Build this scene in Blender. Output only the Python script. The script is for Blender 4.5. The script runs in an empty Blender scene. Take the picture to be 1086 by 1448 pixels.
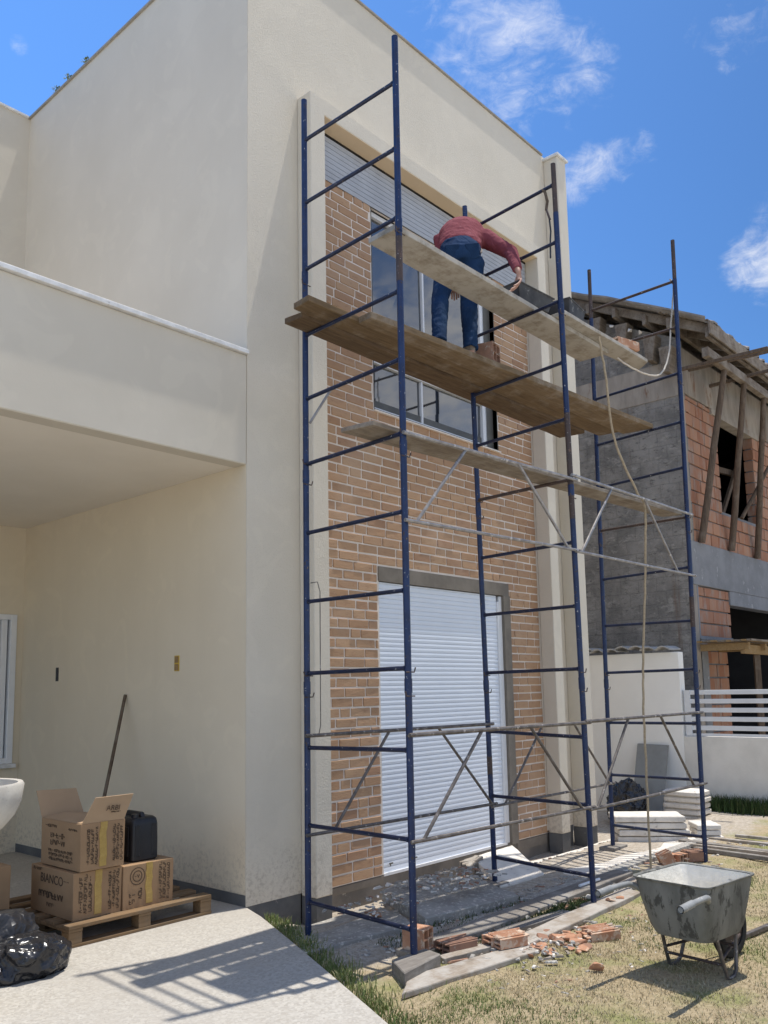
import bpy, bmesh, math, random
from mathutils import Vector, Matrix, Quaternion
random.seed(7)
R = random.Random(11)
scene = bpy.context.scene
COL = scene.collection

# ------------------------------------------------------------------ objects
def tag(o, label=None, cat=None, group=None, kind=None):
    if label: o['label'] = label
    if cat: o['category'] = cat
    if group: o['group'] = group
    if kind: o['kind'] = kind
    return o

def empty(name, loc, label=None, cat=None, group=None, rz=0.0):
    o = bpy.data.objects.new(name, None); COL.objects.link(o)
    o.empty_display_size = .1
    o.location = loc; o.rotation_euler = (0, 0, rz)
    return tag(o, label, cat, group)

def wloc(o):
    v = Vector((0, 0, 0))
    while o is not None:
        v += Vector(o.location); o = o.parent
    return v

class MB:
    """collects shapes, then links them as one mesh object"""
    def __init__(s): s.v = []; s.f = []; s.mi = []; s.m = 0
    def add(s, vs, fs):
        n = len(s.v); s.v += [tuple(v) for v in vs]
        for f in fs: s.f.append(tuple(n+i for i in f)); s.mi.append(s.m)
    def box(s, a, b):
        x0, y0, z0 = a; x1, y1, z1 = b
        s.add([(x0,y0,z0),(x1,y0,z0),(x1,y1,z0),(x0,y1,z0),(x0,y0,z1),(x1,y0,z1),(x1,y1,z1),(x0,y1,z1)],
              [(3,2,1,0),(4,5,6,7),(0,1,5,4),(1,2,6,5),(2,3,7,6),(3,0,4,7)])
        return s
    def hexa(s, p):  # eight points: bottom ring, top ring
        s.add(p, [(3,2,1,0),(4,5,6,7),(0,1,5,4),(1,2,6,5),(2,3,7,6),(3,0,4,7)]); return s
    def bar(s, p, q, w, h, up=(0,0,1)):  # rectangular bar
        p = Vector(p); q = Vector(q); d = (q-p).normalized(); u = Vector(up)
        sd = d.cross(u)
        if sd.length < 1e-5: sd = d.cross(Vector((1,0,0)))
        sd.normalize(); u = sd.cross(d).normalized()
        a = sd*(w/2); b = u*(h/2)
        s.hexa([p-a-b, q-a-b, q+a-b, p+a-b, p-a+b, q-a+b, q+a+b, p+a+b]); return s
    def tube(s, p, q, r, r2=None, n=10, caps=True):
        p = Vector(p); q = Vector(q); r2 = r if r2 is None else r2
        d = (q-p).normalized(); a = d.orthogonal().normalized(); b = d.cross(a)
        vs = []
        for c, rr in ((p, r), (q, r2)):
            for i in range(n):
                t = 2*math.pi*i/n; vs.append(c + (a*math.cos(t)+b*math.sin(t))*rr)
        fs = [(i, (i+1) % n, n+(i+1) % n, n+i) for i in range(n)]
        if caps: fs += [tuple(range(n-1, -1, -1)), tuple(range(n, 2*n))]
        s.add(vs, fs); return s
    def path(s, pts, r, n=8, rf=None):
        pts = [Vector(p) for p in pts]; vs = []; m = len(pts)
        ref = None
        for k, p in enumerate(pts):
            d = (pts[min(k+1, m-1)]-pts[max(k-1, 0)]).normalized()
            if ref is None: ref = d.orthogonal().normalized()
            a = (ref - d*ref.dot(d)).normalized(); b = d.cross(a); ref = a
            rr = r if rf is None else rf(k/(m-1))*r
            for i in range(n):
                t = 2*math.pi*i/n; vs.append(p+(a*math.cos(t)+b*math.sin(t))*rr)
        fs = []
        for k in range(m-1):
            for i in range(n): fs.append((k*n+i, k*n+(i+1) % n, (k+1)*n+(i+1) % n, (k+1)*n+i))
        fs += [tuple(range(n-1, -1, -1)), tuple(range((m-1)*n, m*n))]
        s.add(vs, fs); return s
    def prism(s, poly, z0, z1, axis='z'):
        n = len(poly)
        def P(a, b, c): return {'z': (a, b, c), 'y': (a, c, b), 'x': (c, a, b)}[axis]
        vs = [P(a, b, z0) for a, b in poly] + [P(a, b, z1) for a, b in poly]
        fs = [tuple(range(n-1, -1, -1)), tuple(range(n, 2*n))] + [(i, (i+1) % n, n+(i+1) % n, n+i) for i in range(n)]
        s.add(vs, fs); return s
    def build(s, name, mat, parent=None, bevel=0, seg=1, smooth=False, center=True):
        me = bpy.data.meshes.new(name)
        if center and s.v:
            lo = [min(v[i] for v in s.v) for i in range(3)]; hi = [max(v[i] for v in s.v) for i in range(3)]
            c = Vector(((lo[0]+hi[0])/2, (lo[1]+hi[1])/2, lo[2]))
        else: c = Vector((0, 0, 0))
        me.from_pydata([tuple(Vector(v)-c) for v in s.v], [], s.f)
        mats = mat if isinstance(mat, (list, tuple)) else [mat]
        for m in mats: me.materials.append(m)
        me.polygons.foreach_set('material_index', s.mi)
        bm = bmesh.new(); bm.from_mesh(me); bmesh.ops.recalc_face_normals(bm, faces=bm.faces); bm.to_mesh(me); bm.free()
        if smooth:
            me.polygons.foreach_set('use_smooth', [True]*len(me.polygons))
            try: me.set_sharp_from_angle(angle=math.radians(40))
            except Exception: pass
        me.update()
        o = bpy.data.objects.new(name, me); COL.objects.link(o)
        if parent is not None:
            o.parent = parent; o.location = c - wloc(parent)
        else: o.location = c
        if bevel:
            b = o.modifiers.new('Bevel', 'BEVEL'); b.width = bevel; b.segments = seg; b.limit_method = 'ANGLE'
        return o

def copy_tree(o, parent=None):
    c = o.copy(); COL.objects.link(c)
    if parent is not None: c.parent = parent
    for ch in [x for x in list(bpy.data.objects) if x.parent == o]: copy_tree(ch, c)
    return c

# ------------------------------------------------------------------ materials
class NT:
    def __init__(s, name):
        s.m = bpy.data.materials.new(name); s.m.use_nodes = True
        s.t = s.m.node_tree; s.n = s.t.nodes; s.l = s.t.links
        s.b = s.n['Principled BSDF']
    def node(s, typ, **kw):
        nd = s.n.new(typ)
        for k, v in kw.items():
            if k in nd.inputs: s.put(nd.inputs[k], v)
            else: setattr(nd, k, v)
        return nd
    def put(s, sock, v):
        if hasattr(v, 'is_output'): s.l.new(v, sock)
        else: sock.default_value = v
    def coord(s, kind='Object'): return s.n.new('ShaderNodeTexCoord').outputs[kind]
    def mapping(s, vec, scale=(1,1,1), rot=(0,0,0)):
        m = s.n.new('ShaderNodeMapping'); s.l.new(vec, m.inputs['Vector'])
        m.inputs['Scale'].default_value = scale; m.inputs['Rotation'].default_value = rot
        return m.outputs[0]
    def noise(s, vec, scale, detail=4, rough=.55, dist=0):
        n = s.n.new('ShaderNodeTexNoise'); s.l.new(vec, n.inputs['Vector'])
        n.inputs['Scale'].default_value = scale; n.inputs['Detail'].default_value = detail
        n.inputs['Roughness'].default_value = rough; n.inputs['Distortion'].default_value = dist
        return n.outputs['Fac']
    def ramp(s, fac, a, b, smooth=True):  # map a..b -> 0..1
        m = s.n.new('ShaderNodeMapRange'); s.l.new(fac, m.inputs['Value'])
        m.inputs['From Min'].default_value = a; m.inputs['From Max'].default_value = b
        if smooth: m.interpolation_type = 'SMOOTHSTEP'
        return m.outputs[0]
    def mix(s, fac, a, b, blend='MIX'):
        m = s.n.new('ShaderNodeMix'); m.data_type = 'RGBA'; m.blend_type = blend
        for sock, v in ((m.inputs[0], fac), (m.inputs[6], a), (m.inputs[7], b)):
            if isinstance(v, tuple) and len(v) == 3: v = v+(1,)
            s.put(sock, v)
        return m.outputs[2]
    def math(s, op, a, b=0.0):
        m = s.n.new('ShaderNodeMath'); m.operation = op
        s.put(m.inputs[0], a); s.put(m.inputs[1], b); return m.outputs[0]
    def bump(s, h, strength=.3, dist=.01, normal=None):
        b = s.n.new('ShaderNodeBump'); s.l.new(h, b.inputs['Height'])
        b.inputs['Strength'].default_value = strength; b.inputs['Distance'].default_value = dist
        if normal is not None: s.l.new(normal, b.inputs['Normal'])
        return b.outputs[0]
    def out(s, color, rough=.7, metal=0.0, normal=None, spec=None):
        if isinstance(color, tuple) and len(color) == 3: color = color+(1,)
        s.put(s.b.inputs['Base Color'], color); s.put(s.b.inputs['Roughness'], rough)
        s.put(s.b.inputs['Metallic'], metal)
        if normal is not None: s.l.new(normal, s.b.inputs['Normal'])
        if spec is not None: s.b.inputs['Specular IOR Level'].default_value = spec
        return s.m

def surf(name, c1, c2, scale=3, rough=.8, bscale=60, bump=.3, bdist=.004, c3=None, s3=30, t3=.62, metal=0.0, stretch=(1,1,1), coord='Object', spec=.3):
    """two-tone worn surface with an optional third speckle colour"""
    t = NT(name); v = t.mapping(t.coord(coord), stretch)
    c = t.mix(t.ramp(t.noise(v, scale, 6, .6), .32, .68), c1, c2)
    if c3 is not None: c = t.mix(t.ramp(t.noise(v, s3, 5, .65), t3, t3+.09), c, c3)
    n = t.bump(t.noise(v, bscale, 5, .65), bump, bdist)
    return t.out(c, rough, metal, n, spec)

def stucco_mat(name, c1, c2, bump, bdist, stain=None):
    t = NT(name); v = t.coord()
    c = t.mix(t.ramp(t.noise(v, .9, 5, .6), .3, .7), c1, c2)
    # faint vertical runs and trowel patches
    run = t.noise(t.mapping(v, (5, 5, .35)), 1.0, 5, .6)
    c = t.mix(t.math('MULTIPLY', t.ramp(run, .5, .78), .09), c, (c1[0]*.8, c1[1]*.79, c1[2]*.76))
    patch = t.ramp(t.noise(v, 2.7, 3, .5, 1.2), .56, .63)
    c = t.mix(t.math('MULTIPLY', patch, .20), c, (c1[0]*1.10, c1[1]*1.10, c1[2]*1.08))
    sz = t.n.new('ShaderNodeSeparateXYZ'); g_ = t.n.new('ShaderNodeNewGeometry'); t.l.new(g_.outputs['Position'], sz.inputs[0])
    low = t.math('MULTIPLY', t.ramp(t.math('ADD', sz.outputs[2], t.math('MULTIPLY', t.noise(v, 3.5, 5, .7), -.9)), .15, -.45), t.ramp(t.noise(v, 26, 5, .7), .46, .62))
    c = t.mix(t.math('MULTIPLY', low, .55), c, (.40,.34,.27))
    if stain:
        c = t.mix(t.math('MULTIPLY', t.ramp(t.noise(v, 14, 4, .7), .62, .74), .35), c, stain)
    vor = t.node('ShaderNodeTexVoronoi', feature='SMOOTH_F1'); t.l.new(t.mapping(v, (1,1,1)), vor.inputs['Vector'])
    vor.inputs['Scale'].default_value = 80; vor.inputs['Smoothness'].default_value = .6
    h = t.math('ADD', t.math('MULTIPLY', t.noise(v, 64, 4, .6, .8), 1.0), t.math('MULTIPLY', vor.outputs['Distance'], .15))
    big = t.noise(v, 2.2, 3, .5)
    n = t.bump(big, .25, .02); n = t.bump(h, bump, bdist, n)
    return t.out(c, .88, 0, n, .25)

M = {}
M['stucco'] = stucco_mat('rough_stucco', (.69,.625,.515), (.645,.582,.475), .8, .0065)
M['smooth'] = stucco_mat('painted_render', (.645,.585,.485), (.605,.547,.45), .16, .003)
M['garage'] = stucco_mat('garage_bounce_render', (.74,.645,.49), (.705,.61,.46), .2, .003)  # yellower than the outer render: bounced light put into the colour
M['tan'] = stucco_mat('tan_render', (.80,.63,.42), (.76,.60,.39), .2, .003)
M['ceiling'] = surf('ceiling_paint', (.86,.79,.68), (.82,.75,.64), 1.2, .85, 30, .06, .002)
M['coping'] = surf('white_stone', (.80,.79,.77), (.62,.61,.59), 9, .6, 50, .15, .002, (.45,.44,.42), 22, .62)
M['plinth'] = surf('tar_plinth', (.10,.105,.11), (.155,.155,.15), 3, .85, 40, .5, .006, (.27,.26,.24), 18, .64)
M['found'] = surf('raw_render', (.22,.20,.175), (.15,.14,.125), 4, .9, 30, .6, .008, (.38,.35,.31), 7, .62)
M['lintel'] = surf('cement_patch', (.19,.165,.135), (.25,.22,.18), 5, .9, 40, .4, .004)
M['mortar'] = surf('mortar', (.82,.74,.655), (.74,.66,.575), 6, .9, 90, .5, .003)

def brick_mat():
    t = NT('clay_slip'); v = t.coord()
    g = t.n.new('ShaderNodeNewGeometry'); rnd = g.outputs['Random Per Island']
    c = t.mix(rnd, (.43,.262,.155), (.50,.325,.20))
    r2 = t.math('FRACT', t.math('MULTIPLY', rnd, 17.3))
    c = t.mix(t.math('MULTIPLY', t.ramp(r2, .72, 1.0), .5), c, (.35,.205,.135))
    c = t.mix(t.math('MULTIPLY', t.ramp(t.noise(t.mapping(v, (.6,1,1.6)), 16, 6, .7), .5, .72), .5), c, (.27,.135,.08))
    c = t.mix(t.math('MULTIPLY', t.ramp(t.noise(v, 1.1, 4, .6), .48, .7), .3), c, (.60,.45,.33))
    n = t.bump(t.noise(t.mapping(v, (1,1,3)), 26, 6, .7), .8, .006)
    return t.out(c, .9, 0, n, .2)
M['brick'] = brick_mat()

def paint_mat(name, base, base2, chip, amt=.62, rough=.42, cs=28):
    t = NT(name); v = t.coord()
    c = t.mix(t.ramp(t.noise(v, 7, 4, .6), .35, .65), base, base2)
    ch = t.ramp(t.noise(v, cs, 6, .7), amt, amt+.05)
    c = t.mix(ch, c, chip)
    sp = t.ramp(t.noise(v, 62, 4, .65), .665, .70)
    c = t.mix(sp, c, (.55,.53,.48))
    n = t.bump(t.noise(v, 60, 4, .6), .2, .002)
    return t.out(c, t.math('ADD', t.math('MULTIPLY', ch, .35), rough), 0, n, .5)
M['blue'] = paint_mat('blue_paint', (.004,.0145,.058), (.0065,.024,.09), (.06,.042,.032), .60)
M['rung'] = paint_mat('dark_blue_paint', (.0055,.010,.033), (.009,.019,.058), (.09,.07,.06), .61)
M['rust'] = paint_mat('rusty_steel', (.075,.046,.035), (.045,.032,.028), (.15,.10,.075), .58, .6)
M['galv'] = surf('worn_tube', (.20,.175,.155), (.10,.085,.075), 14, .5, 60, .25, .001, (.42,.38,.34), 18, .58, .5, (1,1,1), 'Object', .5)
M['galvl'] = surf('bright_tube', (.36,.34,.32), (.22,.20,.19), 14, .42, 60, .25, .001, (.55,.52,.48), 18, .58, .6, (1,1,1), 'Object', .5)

def wood_mat(name, a, b, dirt, grain=(1,14,14), dscale=4, dt=.5, damt=.8, wet=None):
    t = NT(name); v = t.coord()
    gr = t.noise(t.mapping(v, grain), 3.0, 6, .65, .6)
    c = t.mix(t.ramp(gr, .3, .7), a, b)
    kn = t.noise(t.mapping(v, (grain[0]*1.5, grain[1]*.5, grain[2]*.5)), 2.2, 3, .5)
    c = t.mix(t.math('MULTIPLY', t.ramp(kn, .62, .74), .55), c, (a[0]*.35, a[1]*.33, a[2]*.3))
    d = t.math('MULTIPLY', t.ramp(t.noise(v, dscale, 6, .7), dt-.12, dt+.14), damt)
    c = t.mix(d, c, dirt)
    n = t.bump(gr, .4, .003); n = t.bump(t.noise(v, 70, 4, .7), .35, .002, n)
    return t.out(c, .88, 0, n, .2)
M['deck'] = wood_mat('deck_wood', (.20,.135,.072), (.12,.08,.045), (.31,.26,.20), dt=.60, damt=.6)
M['deck2'] = wood_mat('deck_wood_dark', (.15,.10,.056), (.09,.058,.034), (.22,.18,.135), dt=.62, damt=.6)
M['deck3'] = wood_mat('deck_wood_pale', (.235,.165,.095), (.15,.105,.062), (.36,.31,.25), dt=.58, damt=.6)
M['bench'] = wood_mat('cement_wood', (.33,.295,.24), (.245,.21,.165), (.47,.44,.39), dt=.45, damt=.85, dscale=5)
M['lowwood'] = wood_mat('dusty_wood', (.265,.215,.16), (.18,.142,.105), (.36,.32,.265), dt=.54, damt=.7)
M['groundwood'] = wood_mat('ground_wood', (.34,.285,.225), (.25,.205,.16), (.46,.43,.385), dt=.5, damt=.75, dscale=6)
M['greywood'] = wood_mat('grey_wood', (.25,.225,.195), (.165,.145,.125), (.36,.34,.31), dt=.55, damt=.6)
M['propwood'] = wood_mat('pole_wood', (.16,.115,.08), (.09,.065,.048), (.26,.22,.18), grain=(12,12,1), dt=.6, damt=.5)
M['rafter'] = wood_mat('rafter_wood', (.22,.175,.13), (.13,.10,.075), (.34,.30,.25), dt=.52, damt=.6)
M['yellowwood'] = wood_mat('fresh_wood', (.35,.23,.11), (.26,.165,.075), (.42,.33,.22), dt=.62, damt=.5)
M['pallet'] = wood_mat('pallet_wood', (.25,.16,.085), (.165,.105,.055), (.22,.165,.11), dt=.52, damt=.5)
M['stick'] = wood_mat('stick_wood', (.13,.095,.065), (.085,.06,.04), (.2,.16,.12), grain=(10,10,1))
M['alu'] = surf('white_aluminium', (.80,.80,.80), (.74,.75,.76), 5, .38, 30, .03, .001, None, spec=.5)
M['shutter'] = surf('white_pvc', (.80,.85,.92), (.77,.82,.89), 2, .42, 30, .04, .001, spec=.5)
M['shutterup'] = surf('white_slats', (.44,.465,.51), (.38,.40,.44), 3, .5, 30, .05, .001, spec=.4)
M['darkgap'] = surf('dark_gasket', (.015,.013,.013), (.03,.025,.022), 5, .7)
M['reveal'] = surf('reveal_cement', (.15,.14,.12), (.10,.095,.085), 5, .9, 40, .4, .004)
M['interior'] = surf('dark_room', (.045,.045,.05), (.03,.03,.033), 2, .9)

def glass_mat(name, tint=(.02,.026,.032)):
    t = NT(name)
    n = t.bump(t.noise(t.coord(), 1.3, 2, .5), .02, .02)
    m = t.out(tint, .03, 0, n, .5)
    t.b.inputs['IOR'].default_value = 2.3
    t.b.inputs['Coat Weight'].default_value = .5; t.b.inputs['Coat Roughness'].default_value = .02
    return m
M['glass'] = glass_mat('window_glass')

def driveway_mat():
    t = NT('pebble_concrete'); v = t.coord()
    vo = t.node('ShaderNodeTexVoronoi'); t.l.new(v, vo.inputs['Vector']); vo.inputs['Scale'].default_value = 65
    cr = t.n.new('ShaderNodeSeparateColor'); t.l.new(vo.outputs['Color'], cr.inputs[0])
    c = t.mix(cr.outputs[0], (.37,.34,.295), (.495,.465,.41))
    c = t.mix(t.math('MULTIPLY', t.ramp(t.noise(v, 22, 5, .7), .55, .7), .5), c, (.40,.36,.30))
    c = t.mix(t.math('MULTIPLY', t.ramp(t.noise(v, 1.4, 6, .65), .42, .68), .6), c, (.40,.365,.315))
    c = t.mix(t.math('MULTIPLY', t.ramp(t.noise(v, 90, 2, .5), .66, .70), .6), c, (.22,.19,.15))
    n = t.bump(t.noise(v, 110, 4, .7), .5, .004); n = t.bump(vo.outputs['Distance'], .25, .003, n)
    return t.out(c, .85, 0, n, .25)
M['drive'] = driveway_mat()

def ground_mat():
    t = NT('dry_lawn_soil'); v = t.coord()
    straw = t.mix(t.ramp(t.noise(v, 38, 5, .7), .35, .65), (.33,.26,.155), (.48,.385,.245))
    green = t.mix(t.ramp(t.noise(v, 30, 4, .7), .35, .65), (.21,.22,.08), (.32,.31,.14))
    c = t.mix(t.ramp(t.noise(v, 1.7, 5, .65), .46, .66), straw, green)
    soil = t.mix(t.ramp(t.noise(v, 24, 6, .75), .35, .66), (.36,.305,.24), (.54,.48,.40))
    sx = t.n.new('ShaderNodeSeparateXYZ'); t.l.new(v, sx.inputs[0])
    wob = t.math('MULTIPLY', t.math('SUBTRACT', t.noise(v, 2.6, 5, .7), .5), 1.1)
    yy = t.math('ADD', sx.outputs[1], wob)
    c = t.mix(t.ramp(yy, -1.95, -1.45), c, soil)
    c = t.mix(t.math('MULTIPLY', t.ramp(t.noise(v, 60, 4, .7), .56, .68), .65), c, (.14,.11,.07))
    n = t.bump(t.noise(v, 75, 5, .75), .9, .012); n = t.bump(t.noise(v, 9, 4, .6), .5, .03, n)
    return t.out(c, .95, 0, n, .1)
M['ground'] = ground_mat()

def leaf_mat(name, a, b, c3):
    t = NT(name); g = t.n.new('ShaderNodeNewGeometry'); r = g.outputs['Random Per Island']
    c = t.mix(r, a, b); r2 = t.math('FRACT', t.math('MULTIPLY', r, 23.7))
    c = t.mix(t.ramp(r2, .7, .95), c, c3)
    m = t.out(c, .7, 0, None, .2)
    try: t.b.inputs['Subsurface Weight'].default_value = 0
    except Exception: pass
    return m
M['drygrass'] = leaf_mat('dry_blades', (.33,.27,.155), (.56,.465,.30), (.16,.15,.07))
M['greengrass'] = leaf_mat('green_blades', (.10,.145,.04), (.19,.23,.075), (.40,.34,.18))
M['darkgrass'] = leaf_mat('dark_blades', (.035,.065,.02), (.07,.11,.03), (.16,.16,.07))
M['cactus'] = surf('succulent', (.13,.17,.05), (.22,.24,.09), 20, .8, 40, .5, .01, (.40,.34,.14), 25, .55)

M['concrete'] = surf('old_concrete', (.44,.415,.37), (.32,.30,.27), 6, .92, 90, 1.0, .014, (.66,.62,.55), 30, .54)
M['panel'] = surf('grey_board', (.30,.295,.27), (.25,.245,.225), 3, .85, 40, .2, .003, (.20,.19,.17), 6, .62)
M['tile_red'] = surf('terracotta', (.43,.215,.125), (.54,.305,.19), 9, .92, 60, .6, .005, (.60,.45,.33), 13, .50)
M['tile_dull'] = surf('dull_terracotta', (.34,.19,.125), (.26,.15,.105), 12, .9, 60, .5, .004, (.42,.35,.29), 20, .58)
M['whitestone'] = surf('white_slabs', (.76,.71,.63), (.64,.59,.52), 9, .85, 60, .5, .006, (.40,.36,.31), 18, .6)
M['tray'] = surf('barrow_tray', (.235,.23,.205), (.13,.128,.112), 5, .8, 50, .5, .004, (.085,.082,.072), 19, .54, .1, (1,1,.45))
M['trayin'] = surf('cement_crust', (.84,.80,.71), (.66,.63,.55), 6, .9, 35, .8, .01, (.36,.345,.30), 9, .58, spec=.1)
M['black'] = surf('black_plastic', (.012,.012,.014), (.02,.02,.023), 6, .42, 60, .25, .002, (.10,.10,.10), 40, .69, spec=.5)
M['rubber'] = surf('rubber', (.018,.018,.018), (.03,.03,.028), 6, .8, 60, .2, .002, (.16,.15,.12), 12, .62)
M['greyplastic'] = surf('dirty_plastic', (.045,.045,.048), (.08,.08,.08), 7, .7, 40, .2, .002, (.34,.33,.31), 14, .62)
M['rope'] = surf('rope', (.46,.37,.25), (.36,.28,.18), 40, .95, 160, .8, .003)
M['wrope'] = surf('pale_rope', (.62,.56,.47), (.50,.44,.36), 40, .9, 160, .6, .003)
M['pvc'] = surf('grey_pipe', (.30,.30,.285), (.22,.22,.21), 8, .5, 30, .1, .001, (.5,.47,.43), 20, .6)
M['card'] = surf('cardboard', (.37,.235,.13), (.32,.20,.11), 3, .9, 40, .08, .001)
M['cardin'] = surf('cardboard_inner', (.45,.31,.19), (.41,.28,.17), 3, .9, 40, .08, .001)
M['ink'] = surf('black_ink', (.085,.055,.035), (.11,.075,.05), 30, .9)
M['tape'] = surf('packing_tape', (.50,.335,.10), (.42,.27,.075), 20, .3, 40, .3, .002, (.75,.62,.35), 14, .62, spec=.6)
M['yellowbox'] = surf('yellow_pvc', (.62,.42,.06), (.5,.34,.05), 10, .5)
M['granite'] = surf('pale_granite', (.56,.52,.45), (.48,.44,.38), 12, .75, 70, .4, .003, (.34,.31,.26), 55, .62)
M['steel'] = surf('white_steel', (.76,.77,.78), (.70,.71,.72), 6, .45, 30, .05, .001, spec=.5)
M['limewash'] = surf('old_white_wall', (.90,.87,.81), (.86,.83,.77), 2.2, .92, 40, .3, .004, (.5,.47,.42), 14, .74)
M['oldwash'] = surf('stained_wall', (.78,.74,.67), (.68,.645,.58), 2.6, .92, 40, .4, .005, (.34,.31,.26), 16, .69)
M['fibro'] = surf('fibre_cement', (.46,.44,.41), (.36,.345,.32), 6, .9, 50, .4, .004, (.24,.23,.21), 9, .6)
def rawwall_mat():
    t = NT('grey_render'); v = t.coord()
    sx = t.n.new('ShaderNodeSeparateXYZ'); t.l.new(v, sx.inputs[0]); cb = t.n.new('ShaderNodeCombineXYZ'); t.l.new(t.math('ADD', sx.outputs[1], sx.outputs[0]), cb.inputs[0]); t.l.new(sx.outputs[2], cb.inputs[1])
    wob = t.n.new('ShaderNodeTexNoise'); t.l.new(v, wob.inputs['Vector']); wob.inputs['Scale'].default_value = 6
    ad = t.n.new('ShaderNodeVectorMath'); ad.operation = 'MULTIPLY_ADD'; t.l.new(wob.outputs['Color'], ad.inputs[0]); ad.inputs[1].default_value = (.05,.05,.05); t.l.new(cb.outputs[0], ad.inputs[2])
    br = t.n.new('ShaderNodeTexBrick'); t.l.new(ad.outputs[0], br.inputs['Vector']); br.inputs['Scale'].default_value = 1.0
    br.inputs['Brick Width'].default_value = .30; br.inputs['Row Height'].default_value = .205; br.inputs['Mortar Size'].default_value = .014; br.inputs['Mortar Smooth'].default_value = 1.0
    c = t.mix(t.ramp(t.noise(v, 1.9, 6, .68), .32, .68), (.33,.305,.275), (.19,.178,.163))
    c = t.mix(t.ramp(t.noise(t.mapping(v, (1,1,1.7)), 5, 6, .72), .52, .66), c, (.36,.335,.30))
    c = t.mix(t.math('MULTIPLY', t.ramp(t.noise(t.mapping(v, (1,1,2.4)), 9, 6, .7), .56, .66), .7), c, (.10,.094,.086))
    c = t.mix(t.math('MULTIPLY', br.outputs['Fac'], .35), c, (.13,.12,.11))
    c = t.mix(t.math('MULTIPLY', t.ramp(t.noise(t.mapping(v, (4,4,.25)), 1.6, 4, .6), .60, .72), .55), c, (.20,.125,.085))
    n = t.bump(t.math('SUBTRACT', 1.0, br.outputs['Fac']), .35, .012); n = t.bump(t.noise(v, 16, 6, .72), 1.0, .04, n)
    return t.out(c, .94, 0, n, .15)
M['cement'] = rawwall_mat()
M['cement2'] = surf('band_concrete', (.26,.26,.265), (.20,.20,.205), 3, .92, 30, .5, .008, (.34,.335,.33), 6, .6)
M['beamc'] = surf('board_concrete', (.40,.345,.285), (.25,.215,.18), 3.5, .92, 30, .6, .01, (.22,.135,.09), 4, .58, 0, (1,1,.3))
M['rooft'] = surf('roof_tile', (.30,.265,.23), (.21,.185,.16), 6, .9, 40, .5, .006, (.40,.36,.32), 8, .6)

def hollow_mat():
    t = NT('hollow_clay'); v = t.coord()
    g = t.n.new('ShaderNodeNewGeometry'); r = g.outputs['Random Per Island']
    c = t.mix(r, (.33,.15,.09), (.43,.235,.15))
    c = t.mix(t.math('MULTIPLY', t.ramp(t.noise(t.mapping(v, (1,1,.3)), 7, 5, .7), .47, .68), .75), c, (.36,.295,.25))
    w = t.n.new('ShaderNodeTexWave'); w.wave_type = 'BANDS'; w.bands_direction = 'Z'; t.l.new(v, w.inputs['Vector'])
    w.inputs['Scale'].default_value = 16
    n = t.bump(w.outputs['Fac'], .35, .006); n = t.bump(t.noise(v, 50, 4, .7), .4, .004, n)
    return t.out(c, .92, 0, n, .15)
M['hollow'] = hollow_mat()

def cloth_mat(name, a, b, dirt, bs=260):
    t = NT(name); v = t.coord()
    c = t.mix(t.ramp(t.noise(v, 5, 5, .6), .35, .68), a, b)
    c = t.mix(t.math('MULTIPLY', t.ramp(t.noise(v, 13, 5, .7), .62, .74), .45), c, dirt)
    fold = t.noise(t.mapping(v, (1,1,.6)), 11, 3, .55, 1.4)
    n = t.bump(fold, .55, .03); n = t.bump(t.noise(v, bs, 2, .5), .2, .001, n)
    return t.out(c, .92, 0, n, .1)
M['shirt'] = cloth_mat('maroon_shirt', (.185,.045,.055), (.235,.066,.077), (.38,.22,.22))
M['jeans'] = cloth_mat('blue_jeans', (.012,.030,.072), (.020,.047,.105), (.085,.09,.10))
M['skin'] = surf('skin', (.40,.215,.145), (.45,.25,.175), 12, .6, 90, .15, .001, spec=.35)
M['hair'] = surf('dark_hair', (.02,.014,.011), (.035,.025,.02), 40, .6)
M['boot'] = surf('dusty_shoe', (.20,.165,.13), (.28,.24,.20), 14, .85, 60, .3, .002)

def bag_mat(name, rough, fs, st):
    t = NT(name); v = t.coord()
    w = t.n.new('ShaderNodeTexNoise'); t.l.new(v, w.inputs['Vector']); w.inputs['Scale'].default_value = fs*.8; w.inputs['Detail'].default_value = 2
    ad = t.n.new('ShaderNodeVectorMath'); ad.operation = 'MULTIPLY_ADD'; t.l.new(w.outputs['Color'], ad.inputs[0]); ad.inputs[1].default_value = (.22,.22,.22); t.l.new(v, ad.inputs[2])
    vo = t.n.new('ShaderNodeTexVoronoi'); vo.feature = 'F1'; t.l.new(ad.outputs[0], vo.inputs['Vector']); vo.inputs['Scale'].default_value = fs*1.5
    vo2 = t.n.new('ShaderNodeTexVoronoi'); vo2.feature = 'F1'; t.l.new(ad.outputs[0], vo2.inputs['Vector']); vo2.inputs['Scale'].default_value = fs*4
    n = t.bump(vo.outputs['Distance'], st, .07); n = t.bump(vo2.outputs['Distance'], st*.6, .02, n)
    return t.out((.02,.02,.023), rough, 0, n, .6)
M['bag'] = bag_mat('shiny_bag', .24, 5, .75)
M['cloth'] = bag_mat('matt_bag', .4, 5, .7)

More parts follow.
